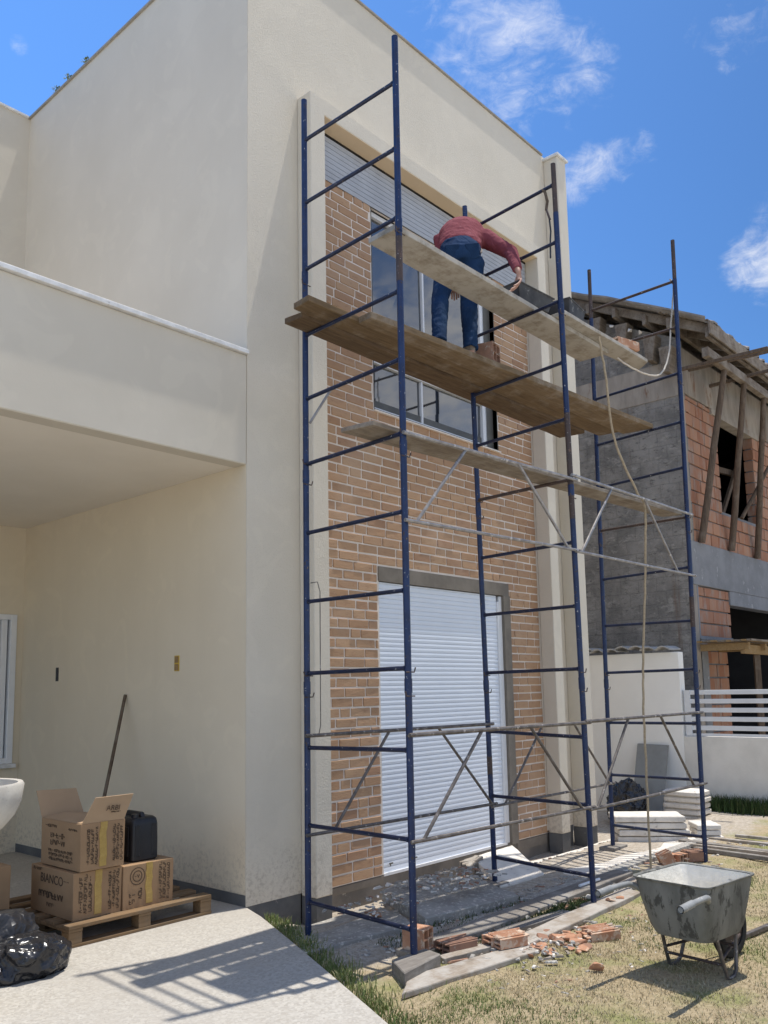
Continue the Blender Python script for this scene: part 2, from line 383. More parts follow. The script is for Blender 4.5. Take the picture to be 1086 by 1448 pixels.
# ------------------------------------------------------------------ camera
FWD = Vector((0.737, 0.6632, 0.130)); yaw, pit, rol = 0.838156, 0.130405, -0.018117
cy_, sy_ = math.cos(yaw), math.sin(yaw)
FWD = Vector((sy_*math.cos(pit), cy_*math.cos(pit), math.sin(pit)))
rt = Vector((cy_, -sy_, 0)); up = rt.cross(FWD)
CR = rt*math.cos(rol)+up*math.sin(rol); CU = -rt*math.sin(rol)+up*math.cos(rol)
cam = bpy.data.cameras.new('camera'); co = bpy.data.objects.new('camera', cam); COL.objects.link(co)
mw = Matrix((CR, CU, -FWD)).transposed().to_4x4(); mw.translation = Vector((-4.4018, -5.4178, 1.6432))
co.matrix_world = mw
cam.sensor_fit = 'AUTO'; cam.sensor_width = 36; cam.lens = 1215.46/1448*36
cam.shift_x = (543-538.04)/1448; cam.shift_y = (815.87-724)/1448
cam.clip_start = .05; cam.clip_end = 2000
scene.camera = co
scene.render.resolution_x = 768; scene.render.resolution_y = 1024

# ------------------------------------------------------------------ light and sky
SUN = Vector((.242, -.062, 1)).normalized()
sl = bpy.data.lights.new('sun', 'SUN'); sl.energy = 2.9; sl.angle = math.radians(.5); sl.color = (1, .955, .88)
so = bpy.data.objects.new('sun', sl); COL.objects.link(so); so.location = (6, -4, 20)
so.rotation_euler = (-SUN).to_track_quat('-Z', 'Y').to_euler()
W = bpy.data.worlds.new('World'); scene.world = W; W.use_nodes = True
wt = W.node_tree; wn = wt.nodes; wl = wt.links
bg = wn['Background']
sky = wn.new('ShaderNodeTexSky'); sky.sky_type = 'NISHITA'; sky.sun_disc = False
sky.sun_elevation = math.asin(SUN.z); sky.sun_rotation = math.atan2(SUN.x, SUN.y)
sky.air_density = 1.0; sky.dust_density = .6; sky.ozone_density = 1.6; sky.altitude = 50
def wmath(op, a, b=0.0):
    m = wn.new('ShaderNodeMath'); m.operation = op
    for i, v in enumerate((a, b)):
        if hasattr(v, 'is_output'): wl.new(v, m.inputs[i])
        else: m.inputs[i].default_value = v
    return m.outputs[0]
tc = wn.new('ShaderNodeTexCoord')
def wnoise(scale, detail, rough, dist=0, sc=(1,1,1), rot=(0,0,0)):
    mp = wn.new('ShaderNodeMapping'); wl.new(tc.outputs['Generated'], mp.inputs[0]); mp.inputs['Scale'].default_value = sc; mp.inputs['Rotation'].default_value = rot
    n = wn.new('ShaderNodeTexNoise'); wl.new(mp.outputs[0], n.inputs['Vector'])
    n.inputs['Scale'].default_value = scale; n.inputs['Detail'].default_value = detail; n.inputs['Roughness'].default_value = rough; n.inputs['Distortion'].default_value = dist
    return n.outputs['Fac']
LOBES = [((.655,.430,.621), 7.5, .95), ((.640,.478,.602), 6.0, .9), ((.705,.385,.596), 5.0, .80), ((.690,.400,.604), 4.0, .8), ((.612,.430,.664), 5.5, .85), ((.668,.452,.591), 3.5, .75),
         ((.760,.392,.518), 3.2, .92), ((.772,.360,.526), 2.4, .80), ((.780,.335,.530), 1.8, .66), ((.868,.256,.425), 3.6, 1.12), ((.880,.250,.404), 3.0, 1.0), ((.855,.238,.462), 2.8, .78), ((.765,.222,.605), 3.6, .80), ((.745,.262,.613), 2.2, .6), ((.590,.505,.630), 2.5, .62),
         ((.323,.730,.602), .95, .74), ((.74,-.585,.335), 16, 1.5), ((.68,-.585,.41), 11, 1.3), ((.82,-.48,.31), 15, 1.4), ((.62,-.62,.47), 8, 1.0)]
tot = None
for d, ang, wgt in LOBES:
    d = Vector(d).normalized()
    vm = wn.new('ShaderNodeVectorMath'); vm.operation = 'DOT_PRODUCT'; wl.new(tc.outputs['Generated'], vm.inputs[0]); vm.inputs[1].default_value = d
    mr = wn.new('ShaderNodeMapRange'); mr.interpolation_type = 'SMOOTHSTEP'; wl.new(vm.outputs['Value'], mr.inputs[0])
    mr.inputs[1].default_value = math.cos(math.radians(ang)); mr.inputs[2].default_value = 1.0; mr.inputs[4].default_value = wgt
    tot = mr.outputs[0] if tot is None else wmath('MAXIMUM', tot, mr.outputs[0])
# unseen broken cloud added behind the camera to light the shaded walls
vm = wn.new('ShaderNodeVectorMath'); vm.operation = 'DOT_PRODUCT'; wl.new(tc.outputs['Generated'], vm.inputs[0]); vm.inputs[1].default_value = (-.55, -.83, .1)
mr = wn.new('ShaderNodeMapRange'); mr.interpolation_type = 'SMOOTHSTEP'; wl.new(vm.outputs['Value'], mr.inputs[0])
mr.inputs[1].default_value = -.05; mr.inputs[2].default_value = .5; mr.inputs[4].default_value = 1.25
back = wmath('MULTIPLY', mr.outputs[0], wmath('MINIMUM', wmath('MULTIPLY', wnoise(2.6, 6, .6, .4), 1.9), 1.0))
n1 = wnoise(9, 12, .66, .5, (1.0,1.0,1.5), (.5,.2,.6)); n2 = wnoise(30, 8, .66, .8, (1,1,1.9), (.5,.2,.6))
den = wmath('ADD', wmath('MULTIPLY', n1, .75), wmath('MULTIPLY', n2, .45))
tot = wmath('MAXIMUM', tot, back)
den = wmath('ADD', den, wmath('MULTIPLY', tot, .42))
mr = wn.new('ShaderNodeMapRange'); mr.interpolation_type = 'SMOOTHSTEP'; wl.new(den, mr.inputs[0])
mr.inputs[1].default_value = .88; mr.inputs[2].default_value = 1.44
cl = wmath('MULTIPLY', wmath('MULTIPLY', mr.outputs[0], .9), wmath('MINIMUM', wmath('MULTIPLY', tot, 2.2), 1.0))
tint = wn.new('ShaderNodeMix'); tint.data_type = 'RGBA'; tint.blend_type = 'MULTIPLY'; tint.inputs[0].default_value = 1.0
wl.new(sky.outputs[0], tint.inputs[6]); tint.inputs[7].default_value = (.35, .58, .83, 1)
mx = wn.new('ShaderNodeMix'); mx.data_type = 'RGBA'; wl.new(cl, mx.inputs[0]); vm = wn.new('ShaderNodeVectorMath'); vm.operation = 'DOT_PRODUCT'; wl.new(tc.outputs['Generated'], vm.inputs[0]); vm.inputs[1].default_value = (-.669, .743, 0)
mr = wn.new('ShaderNodeMapRange'); wl.new(vm.outputs['Value'], mr.inputs[0]); mr.inputs[1].default_value = -.42; mr.inputs[2].default_value = .34; mr.inputs[3].default_value = .90; mr.inputs[4].default_value = 1.75
vs_ = wn.new('ShaderNodeVectorMath'); vs_.operation = 'SCALE'; wl.new(tint.outputs[2], vs_.inputs[0]); wl.new(mr.outputs[0], vs_.inputs['Scale'])
wl.new(vs_.outputs[0], mx.inputs[6]); mx.inputs[7].default_value = (7.2, 6.95, 6.5, 1)
wl.new(mx.outputs[2], bg.inputs['Color']); bg.inputs['Strength'].default_value = .11
scene.view_settings.view_transform = 'Standard'; scene.view_settings.look = 'None'
scene.view_settings.exposure = 0.72; scene.view_settings.gamma = 1.0

# ------------------------------------------------------------------ ground
def sstep(a, b, x):
    t = max(0, min(1, (x-a)/(b-a))); return t*t*(3-2*t)
def gz(x, y):
    z = -.03
    d = sstep(-.85, -.25, y)*sstep(-.1, .3, x)*(1-.45*sstep(5.6, 7.0, x))
    z -= .215*d
    z += .012*math.sin(x*5.1+y*3.3)*math.sin(y*4.2-x*2.1)*sstep(-4.8, -3.5, y)*(1-sstep(7, 9, x))
    return z
def frange(a, b, n): return [a+(b-a)*i/n for i in range(n+1)]
xs = [-250,-120,-60,-30,-15,-9,-5]+frange(-3, 8.4, 114)+[9.5,11,14,20,35,60,120,250]
ys = [-250,-120,-60,-30,-15,-10,-7.5]+frange(-6, .6, 66)+[1.5,4,8,14,25,50,100,250]
g = MB()
for y in ys:
    for x in xs: g.v.append((x, y, gz(x, y) if -5 < x < 9.5 and -7 < y < 1 else (-.245 if (0 < x < 8 and y > .5) else -.03)))
nx = len(xs)
for j in range(len(ys)-1):
    for i in range(nx-1): g.f.append((j*nx+i, j*nx+i+1, (j+1)*nx+i+1, (j+1)*nx+i)); g.mi.append(0)
tag(g.build('ground', M['ground'], center=False, smooth=True), kind='structure')
tag(MB().box((-60,-60,-.2), (-3.0,-9.5,-.004)).box((-2.9999,-60,-.2), (40,-6.3,-.005)).build('street', surf('bounce_paving', (.66,.61,.53), (.58,.535,.465), 2, .9, 60, .3, .004), center=False), kind='structure')  # unseen pale ground added behind the camera to bounce light onto the house
EDGE = [(-.002,-.02),(-.055,-.17),(-.10,-.30),(-.42,-1.03),(-.70,-1.65),(-1.008,-2.32),(-1.75,-3.9),(-2.5,-5.6),(-4.3,-9.5)]
tag(MB().prism([(-12,3.85),(-12,-9.5)]+EDGE[::-1]+[(-.002,3.85)], -.2, 0).build('driveway', M['drive'], bevel=.006, seg=2), kind='structure')

# ------------------------------------------------------------------ house
H = empty('house', (0, 0, 0), 'two storey beige rendered house with brick clad bay and open carport', 'house')
FD = -.18          # front of the window surround
XI0, XI1, XO0, XO1, ZB, ZT = .765, 4.44, .582, 4.62, 6.93, 7.09
ZR = 8.62
MB().prism([(0,-.0),(.67,-.0),(.67,7.0),(4.53,7.0),(4.53,-.0),(5.20,-.0),(5.20,ZR),(0,ZR)], .0, .16, 'y').build('facade_wall', M['stucco'], H)
MB().prism([(XO0,-.02),(XI0,-.02),(XI0,ZB),(XI1,ZB),(XI1,-.02),(XO1,-.02),(XO1,ZT),(XO0,ZT)], FD, -.001, 'y').build('window_surround', M['stucco'], H, bevel=.006)
MB().box((XI0-.09, .001, 0), (XI0-.001, .07, ZB+.06)).build('inner_reveal', M['smooth'], H); MB().box((XI1+.001, .001, 0), (XI1+.09, .07, ZB+.06)).build('inner_reveal', M['smooth'], H)
MB().box((XI0+.001, FD+.004, ZB-.004), (XI1-.001, .066, ZB-.0003)).build('soffit', M['tan'], H)
MB().box((-.002, .004, -.02), (.0, 9, ZR)).box((.0005, .161, -.02), (.16, 9, ZR)).build('side_wall', M['smooth'], H)
MB().box((5.04, .161, -.3), (5.20, 9, ZR)).box((.161, 8.84, -.3), (5.039, 9, ZR)).build('rear_walls', M['smooth'], H)
MB().box((.16, .16, 8.2), (5.04, 8.84, 8.35)).build('roof_slab', M['fibro'], H)
pil = MB().box((5.0, -.205, -.02), (5.215, -.001, 8.55)).build('corner_pilaster', M['stucco'], H, bevel=.006)
MB().box((4.97, -.235, 8.551), (5.245, .19, 8.585)).build('pilaster_cap', M['coping'], pil, bevel=.004)
MB().box((-.025, -.02, ZR+.001), (4.96, .19, ZR+.022)).box((-.025, .191, ZR+.001), (.19, 9, ZR+.022)).build('roof_flashing', surf('flashing', (.36,.33,.28), (.28,.25,.21), 4, .6), H)
# plinths
for lo, hi in (((.008,.006,-.4),(.579,.2,-.001)), ((4.625,.006,-.4),(5.0,.2,-.001)), ((5.006,-.2,-.4),(5.21,.005,-.021)), ((.006,.2005,-.4),(.15,4,-.021)), ((XO0+.005,FD+.006,-.4),(XI0-.004,.0,-.021)), ((XI1+.004,FD+.006,-.4),(XO1-.005,.0,-.021))):
    MB().box(lo, hi).build('plinth', M['plinth'], H)
# pale base board strip of the carport wall
MB().box((-.0075, .002, 0.0), (-.0026, 3.85, .085)).build('base_strip', M['plinth'], H)
# carport: fascia/parapet, ceiling, back wall
MB().box((-7, .0, 3.50), (-.0022, .16, 4.44)).build('carport_parapet', M['smooth'], H, bevel=.008)
MB().box((-7, -.035, 4.441), (-.0022, .21, 4.478)).build('parapet_coping', M['coping'], H, bevel=.004)
MB().box((-7, .161, 3.505), (-.0022, 4.0, 3.70)).build('carport_ceiling', M['ceiling'], H)
BY = 3.86
wx0, wx1, wz0, wz1 = -2.2, -.085, .93, 2.53
MB().prism([(-7,-.2),(-.001,-.2),(-.001,3.504),(-7,3.504)], BY+.10, BY+.2, 'y').box((-7, BY, -.2), (wx0, BY+.099, 3.504)).box((wx1, BY, -.2), (-.001, BY+.099, 3.504)).box((wx0, BY, -.2), (wx1, BY+.099, wz0)).box((wx0, BY, wz1), (wx1, BY+.099, 3.504)).build('carport_back_wall', M['garage'], H)
MB().box((-.005, .006, .09), (-.0025, BY, 3.504)).build('carport_bounce_sheet', M['garage'], H)  # thin sheet giving the side wall the bounce-yellowed colour inside the carport
cw = MB().box((wx0, BY-.03, wz0), (wx0+.07, BY+.06, wz1)).box((wx1-.07, BY-.03, wz0), (wx1, BY+.06, wz1)).box((wx0+.07, BY-.03, wz1-.06), (wx1-.07, BY+.06, wz1)).box((wx0+.07, BY-.03, wz0), (wx1-.07, BY+.06, wz0+.06))\
  .box((wx1-.155, BY, wz0+.06), (wx1-.09, BY+.05, wz1-.06)).box((-1.2, BY, wz0+.06), (-1.13, BY+.05, wz1-.06)).build('carport_window', M['alu'], H, bevel=.004)
MB().box((wx0+.07, BY+.055, wz0+.06), (wx1-.07, BY+.065, wz1-.06)).build('pane', M['glass'], cw)
MB().box((wx0-.03, BY-.06, wz0-.045), (wx1+.03, BY-.001, wz0-.001)).build('sill', M['coping'], cw, bevel=.004)
MB().box((-7, 4.16, 4.0), (-.001, 4.32, ZR)).build('upper_back_wall', M['smooth'], H)
MB().box((-7, 4.13, ZR+.001), (-.03, 4.34, ZR+.025)).build('back_flashing', M['coping'], H)
MB().box((-7, 4.1, -.2), (-6.84, 4.16, 4.4)).box((-6.9, .0, -.2), (-6.7, .2, 3.499)).build('far_pier', M['smooth'], H)
# electric boxes in the carport wall
b = MB().box((-.010, .905, 1.835), (-.0045, .975, 1.97)).build('outlet_box', M['yellowbox'], H)
MB().box((-.013, .912, 1.842), (-.0101, .968, 1.895)).box((-.013, .912, 1.908), (-.0101, .968, 1.963)).build('module', M['yellowwood'], b)
MB().box((-.009, 3.03, 1.79), (-.0045, 3.085, 1.93)).build('empty_outlet_box', M['greyplastic'], H)

# brick cladding: mortar bed with openings and individual slips
YB = .022
wx0, wx1, wz0, wz1 = 1.605, 3.725, 4.37, 6.462
dx0, dx1, dz0, dz1 = 1.625, 3.80, -.04, 2.80
mb = MB()
def wall_rect(x0, x1, z0, z1): mb.box((x0, YB+.0085, z0), (x1, .155, z1))
wall_rect(.68, dx0, -.03, dz1); wall_rect(dx1, 4.52, -.03, dz1); wall_rect(.68, 4.52, dz1, wz0)
wall_rect(.68, wx0, wz0, wz1); wall_rect(wx1, 4.52, wz0, wz1); wall_rect(.68, 4.52, wz1, 6.99)
mb.build('mortar_bed', M['mortar'], H)
bk = MB(); rh, bl, mo = .0892, .268, .0165
row = 0; z = -.028
while z < 6.45:
    x = .70 - [0, .15, .075, .19][row % 4] - R.uniform(0, .03)
    while x < 4.52:
        L = bl*R.choice([1, 1, 1, .98, .62, .5]) if R.random() < .45 else bl
        a, b_ = max(x, .70), min(x+L, 4.52)
        segs = [(a, b_)]
        for (ox0, ox1, oz0, oz1) in ((wx0, wx1, wz0-.02, wz1), (dx0-.008, dx1, dz0, dz1-.02)):
            if z+rh*.6 > oz0 and z < oz1:
                ns = []
                for (p, q) in segs:
                    if q <= ox0 or p >= ox1: ns.append((p, q)); continue
                    if p < ox0-.03: ns.append((p, ox0-.004))
                    if q > ox1+.03: ns.append((ox1+.004, q))
                segs = ns
        for p, q in segs:
            if q-p < .03: continue
            j = lambda s=.003: R.uniform(-s, s)
            pr = YB+R.uniform(-.004, .004)
            zz0, zz1 = z+mo/2+j(.0015), z+rh-mo/2+j(.0015)
            bk.hexa([(p+j(), pr+j(.002), zz0+j(.002)), (q-mo+j(), pr+j(.002), zz0+j(.002)), (q-mo, YB+.02, zz0), (p, YB+.02, zz0),
                     (p+j(), pr+j(.002), zz1+j(.002)), (q-mo+j(), pr+j(.002), zz1+j(.002)), (q-mo, YB+.02, zz1), (p, YB+.02, zz1)])
        x += L
    z += rh; row += 1
bk.build('brick_cladding', M['brick'], H, bevel=.0035)
MB().box((.69, .035, -.4), (4.52, .2, -.031)).build('foundation', M['found'], H)
MB().box((.77, .028, -.1), (1.62, .0349, -.04)).build('foundation_render', M['lintel'], H); MB().box((3.82, .026, -.14), (4.43, .0349, -.04)).build('foundation_render', M['lintel'], H)
# upper roller shutter over the full width
sh = MB(); zz = 6.466; YS = .0
sp = .05
k = 0
while zz < 6.90:
    a = min(zz+sp-.014, 6.905)
    sh.hexa([(XI0+.003, YS+.012, zz), (XI1-.003, YS+.012, zz), (XI1-.003, .05, zz), (XI0+.003, .05, zz), (XI0+.003, YS+.002, a), (XI1-.003, YS+.002, a), (XI1-.003, .05, a), (XI0+.003, .05, a)])
    zz += sp; k += 1
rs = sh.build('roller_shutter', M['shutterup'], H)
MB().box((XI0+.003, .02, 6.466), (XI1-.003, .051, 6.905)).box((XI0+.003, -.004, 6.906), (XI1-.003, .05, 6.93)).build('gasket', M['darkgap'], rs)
# window bay: lined reveal, frame, glazing
YG = .10
MB().box((wx0-.003, YB+.002, wz0), (wx0, .156, wz1)).box((wx1, YB+.002, wz0), (wx1+.003, .156, wz1)).box((wx0, YB+.004, wz0-.02), (wx1, .156, wz0)).box((wx0-.01, .052, wz1), (wx1+.01, .156, wz1+.003)).build('window_reveal', M['reveal'], H)
wf = MB()
def fr(x0, x1, z0, z1, d=.03): wf.box((x0, YG-d, z0), (x1, YG+.03, z1))
fr(wx0+.0, wx0+.045, wz0, wz1, .02)
fr(3.505, 3.535, wz0, wz1, .03); fr(3.548, 3.575, wz0, wz1, .02); fr(3.60, wx1, wz0, wz1, .012)
fr(wx0+.045, 3.505, 4.865, 4.91, .03); fr(wx0+.045, 3.505, wz1-.05, wz1, .03); fr(wx0+.045, 3.50, wz0, wz0+.035, .03)
fr(2.403, 2.430, wz0+.035, 4.86, .022); fr(2.462, 2.488, 4.915, wz1-.05, .022)
fr(3.40, 3.43, 4.915, wz1-.05, .02)
W1 = wf.build('window', M['alu'], H, bevel=.003)
M['darkalu'] = surf('dark_frame', (.13,.125,.11), (.10,.096,.086), 4, .5)
MB().box((wx0+.0001, YG-.024, wz0), (wx0+.044, YG-.0201, wz1)).box((3.601, YG-.017, wz0), (wx1-.001, YG-.0121, wz1)).box((wx0+.046, YG-.004, wz0+.036), (3.499, YG+.006, wz0+.115)).build('dark_frame', M['darkalu'], W1)
for (x0, x1, z0, z1) in ((wx0+.045, 2.40, wz0+.115, 4.86), (2.435, 3.50, wz0+.115, 4.86), (wx0+.045, 2.455, 4.915, wz1-.05), (2.495, 3.40, 4.915, wz1-.05), (3.43, 3.50, 4.915, wz1-.05)):
    a = R.uniform(-.002, .002)
    MB().hexa([(x0, YG+.008+a, z0), (x1, YG+.008-a, z0), (x1, YG+.016, z0), (x0, YG+.016, z0), (x0, YG+.008-a, z1), (x1, YG+.008+a, z1), (x1, YG+.016, z1), (x0, YG+.016, z1)]).build('pane', M['glass'], W1)
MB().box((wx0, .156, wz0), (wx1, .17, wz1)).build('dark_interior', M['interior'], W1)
MB().box((wx0-.02, -.005, wz0-.036), (wx1+.02, YB+.013, wz0-.021)).build('sill', M['mortar'], W1)
# big ground floor roller door
MB().box((dx0-.01, YB-.006, 2.672), (dx1+.02, .1, 2.812)).build('door_lintel', M['lintel'], H)
MB().box((3.695, .004, -.05), (3.822, .1, 2.671)).build('door_jamb', M['lintel'], H)
YD = .045
dr = MB(); zz = -.02; sp = .046
while zz < 2.655:
    a = min(zz+sp-.0022, 2.665); m_ = (zz+a)/2
    for (z0, z1, y0, y1) in ((zz, m_, YD+.0022, YD-.001), (m_, a, YD-.001, YD+.001)):
        dr.hexa([(1.632, y0, z0), (3.598, y0, z0), (3.598, .09, z0), (1.632, .09, z0), (1.632, y1, z1), (3.598, y1, z1), (3.598, .09, z1), (1.632, .09, z1)])
    zz += sp
D = dr.build('roller_door', M['shutter'], H)
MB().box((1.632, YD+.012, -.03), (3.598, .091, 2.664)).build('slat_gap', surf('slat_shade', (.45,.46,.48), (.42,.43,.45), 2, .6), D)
MB().box((3.60, YD-.016, -.03), (3.63, .09, 2.60)).box((3.636, YD-.012, -.03), (3.69, .09, 2.66)).build('guide_rail', M['alu'], D, bevel=.003)
MB().box((1.628, YD-.02, -.045), (3.63, .09, -.02)).build('bottom_bar', M['alu'], D)
for x in (1.70, 2.05):
    MB().box((x, YD-.022, .05), (x+.05, YD-.0165, .062)).box((x+.012, YD-.022, .03), (x+.02, YD-.0165, .05)).build('latch', M['darkalu'], D)

# ------------------------------------------------------------------ roof plants
for i, (y, r) in enumerate(((3.547, .10), (3.263, .11), (2.866, .10))):
    t = empty('roof_plant', (.06, y, ZR+.02), ['spiky green plant on the roof edge, nearest the back corner', 'roundest green plant on the roof edge, middle of three', 'small green plant on the roof edge, highest in the photo'][i], 'plant', 'plants on the roof edge')
    mb = MB()
    for k in range(46):
        d = Vector((R.gauss(0,1), R.gauss(0,1), abs(R.gauss(0,1))*.9)).normalized()
        c = Vector((.02, y, ZR+.075))+d*r*.55*R.uniform(.5, 1); s = d.orthogonal()*.016; e = d*.022
        mb.add([c-s, c+s, c+e+s*.2, c+e-s*.2], [(0,1,2,3)])
    mb.build('crown', M['cactus'], t); MB().tube((.02, y, ZR+.022), (.02, y, ZR+.09), .02).build('stem', M['cactus'], t)

# ------------------------------------------------------------------ scaffold
SC = empty('scaffold', (1.9, -1.45, -.03), 'tall blue tubular scaffold of three ladder frames in front of the house', 'scaffold')
POLES = {1: ((-.166,-.879,-.02), (-.152,-.879,6.235)), 2: ((-.231,-1.883,.055), (-.223,-1.883,6.169)), 3: ((1.901,-1.002,.0), (1.782,-1.002,6.126)),
         4: ((1.747,-2.019,.005), (1.659,-2.019,6.039)), 5: ((4.028,-1.011,.0), (4.166,-1.011,6.368)), 6: ((3.882,-2.037,-.03), (4.07,-2.037,6.299))}
def onpole(n, z):
    a, b = Vector(POLES[n][0]), Vector(POLES[n][1]); return a + (b-a)*((z-a.z)/(b.z-a.z))
STUB = {1: None, 2: None, 3: None, 4: 5.60, 5: 5.78, 6: 5.86}
for n in POLES:
    a, b = Vector(POLES[n][0]), Vector(POLES[n][1])
    top = b if STUB[n] is None else onpole(n, STUB[n])
    mb = MB().tube(a, top, .0225, n=14)
    for zc in (1.62, 3.17, 4.72):
        c = onpole(n, zc); mb.tube(c, onpole(n, zc+.09), .0255, n=14)
    p = mb.build('pole', M['blue'], SC, smooth=True)
    for (q, z0_, z1_) in ((4, 2.98, 3.86), (2, 4.36, 4.68), (3, .9, 1.05), (6, 2.2, 2.5)):
        if q == n: MB().tube(onpole(n, z0_), onpole(n, z1_), .0232, n=14).build('rusty_patch', M['rust'], p, smooth=True)
    for zc in (1.60, 1.75, 3.15, 3.30, 4.70):   # locking pins
        c = onpole(n, zc); s_ = R.choice((-1, 1))
        MB().path([c+Vector((.04*s_, -.018, 0)), c+Vector((-.04*s_, -.018, 0)), c+Vector((-.05*s_, -.02, .03))], .0045, n=6).build('locking_pin', M['rust'], p)
    if STUB[n] is not None:
        tag(MB().tube(top, b, .0205, n=14).build('spigot', M['rust'], SC, smooth=True), 'rusty brown bare tube at the top of the pole')
RZ = [.194, .725, 1.255, 1.775, 2.274, 2.794, 3.314, 3.813, 4.302, 4.822, 5.363, 5.883]
for pa, pb in ((1, 2), (3, 4), (5, 6)):
    for k, z in enumerate(RZ):
        a = onpole(pa, z+R.uniform(-.012, .012)); b = onpole(pb, z+R.uniform(-.012, .012)-(.06 if k > 10 and pa == 1 else .03 if k > 9 else 0))
        d = (b-a).normalized()
        MB().tube(a+d*.02, b-d*.02, .0148, n=10).tube(a+d*.02, a+d*.034, .0175, n=10).tube(b-d*.034, b-d*.02, .0175, n=10).build('rung', M['rust'] if (pa == 5 and k > 9) or (pa != 1 and k == 6) else M['rung'], SC, smooth=True)
def guard(pa, pb, zt, zb, t1, t2, b1, b2, mat, off, skip=None):
    """a rail pair with two sloping struts hooked on two poles; t, b are x positions"""
    A, B_ = onpole(pa, zt), onpole(pb, zt); A2, B2 = onpole(pa, zb), onpole(pb, zb)
    o = Vector((0, off, 0)); dx = Vector((.04, 0, 0))
    at_ = lambda p, q, x: p+(q-p)*((x-p.x)/(q.x-p.x))+o
    MB().tube(A+o-dx, B_+o+dx, .0135, n=8).tube(A+o*.2-dx*.0, A+o*1.6, .007, n=6).build('guard_rail', mat, SC, smooth=True)
    MB().tube(A2+o-dx, B2+o+dx, .0125, n=8).tube(B2+o*.2, B2+o*1.6, .007, n=6).build('guard_rail', mat, SC, smooth=True)
    for tx, bx in ((t1, b1), (t2, b2)):
        p, q = at_(A, B_, tx), at_(A2, B2, bx)
        MB().tube(p, q, .0115, n=8).build('strut', mat, SC, smooth=True)
guard(2, 4, 1.36, .715, .44, .98, -.16, 1.6, M['galv'], -.034)
guard(4, 6, 1.37, .70, 2.41, 3.02, 1.82, 3.65, M['galv'], -.034)
guard(1, 3, 1.33, .65, .63, 1.19, .05, 1.86, M['galv'], -.03)
guard(3, 5, 1.28, .63, 2.71, 3.29, 2.05, 3.97, M['galv'], -.03)
guard(2, 4, 3.30, 2.72, .36, .96, -.16, 1.57, M['galvl'], -.036)
guard(4, 6, 3.33, 2.71, 2.33, 2.95, 1.76, 3.59, M['galvl'], -.036)
MB().tube((-.135,-.90,3.62), (.0,-1.0,3.90), .010, n=8).build('strut', M['galvl'], SC, smooth=True)
# thin hook wire hanging on the left frame
MB().path([(-.14,-.90,2.42), (-.09,-.92,2.43), (-.075,-.93,2.36), (-.08,-.93,1.4), (-.09,-.92,1.33)], .004, n=6).build('hook_wire', M['galv'], SC)

# ------------------------------------------------------------------ planks on the scaffold
def plank(name, outline, z, th, mat, label, cat='plank', group=None, parent=None, sag=0, n=10, rough=.004, bev=.004):
    """outline: (left-front, right-front, right-back, left-back) in plan; a sawn board, slightly cupped and uneven"""
    lf, rf, rb, lb = [Vector(p) for p in outline]
    mb = MB(); vs = []
    for i in range(n+1):
        t = i/n; dz = -sag*4*t*(1-t)+R.uniform(-rough, rough)*.5
        f = lf.lerp(rf, t); b = lb.lerp(rb, t); w = (b-f).normalized()
        f = f - w*R.uniform(0, rough); b = b + w*R.uniform(0, rough)
        vs += [(f.x, f.y, z+dz), (b.x, b.y, z+dz), (b.x, b.y, z+dz+th), (f.x, f.y, z+dz+th)]
    fs = []
    for i in range(n):
        a = 4*i; b = a+4
        fs += [(a, b, b+1, a+1), (a+1, b+1, b+2, a+2), (a+2, b+2, b+3, a+3), (a+3, b+3, b, a)]
    fs += [(0,1,2,3), (4*n+3, 4*n+2, 4*n+1, 4*n)]
    mb.add(vs, fs)
    o = mb.build(name, mat, parent, bevel=bev)
    if parent is None: tag(o, label, cat, group)
    return o
GP = 'planks laid across the scaffold'
ZBN, ZDK, ZLO = 4.842, 4.320, 3.336
bench1 = plank('scaffold_plank', ((-.10,-1.75), (3.06,-1.74), (3.05,-1.435), (-.085,-1.475)), ZBN, .042, M['bench'], 'long cement-stained bench plank passing in front of the worker', group=GP, n=16)
plank('scaffold_plank', ((2.05,-1.845), (3.66,-1.865), (3.80,-1.70), (2.07,-1.545)), ZBN+.044, .036, M['bench'], 'short upper plank with a loose hollow brick on its far end', group=GP)
plank('scaffold_plank', ((-.37,-1.075), (3.68,-1.11), (3.64,-.83), (-.385,-.905)), ZDK-.006, .045, M['deck2'], 'brown deck plank nearest the wall with its end sticking out left of the blue pole', group=GP, n=14)
plank('scaffold_plank', ((-.49,-1.270), (3.98,-1.360), (3.95,-1.135), (-.47,-1.095)), ZDK+.016, .046, M['deck'], 'middle brown deck plank below the worker, with its end beside the left pole', group=GP, n=14)
plank('scaffold_plank', ((-.02,-1.425), (4.06,-1.705), (4.02,-1.385), (-.01,-1.296)), ZDK-.004, .052, M['deck3'], 'front brown deck plank under the feet of the worker', group=GP, n=14)
plank('scaffold_plank', ((-.43,-1.80), (3.98,-1.985), (3.93,-1.80), (-.46,-1.54)), ZLO, .032, M['lowwood'], 'narrow dusty plank on the lower level beside the bright guard rail', group=GP, n=14)

def rrect(hx, hy, r, z, cx=0, n=5):
    pts = []
    for k, (sx, sy) in enumerate(((1,1),(-1,1),(-1,-1),(1,-1))):
        for i in range(n+1):
            a = math.radians(90*k)+math.radians(90)*i/n
            pts.append((cx+sx*(hx-r)+r*math.cos(a), sy*(hy-r)+r*math.sin(a), z))
    return pts
def loft(mb, rings, cap0=True, cap1=False, flip=False):
    n = len(rings[0]); vs = [p for r in rings for p in r]
    fs = [(k*n+i, k*n+(i+1) % n, (k+1)*n+(i+1) % n, (k+1)*n+i) for k in range(len(rings)-1) for i in range(n)]
    if cap0: fs.append(tuple(range(n-1, -1, -1)))
    if cap1: fs.append(tuple(range((len(rings)-1)*n, len(rings)*n)))
    mb.add(vs, fs)
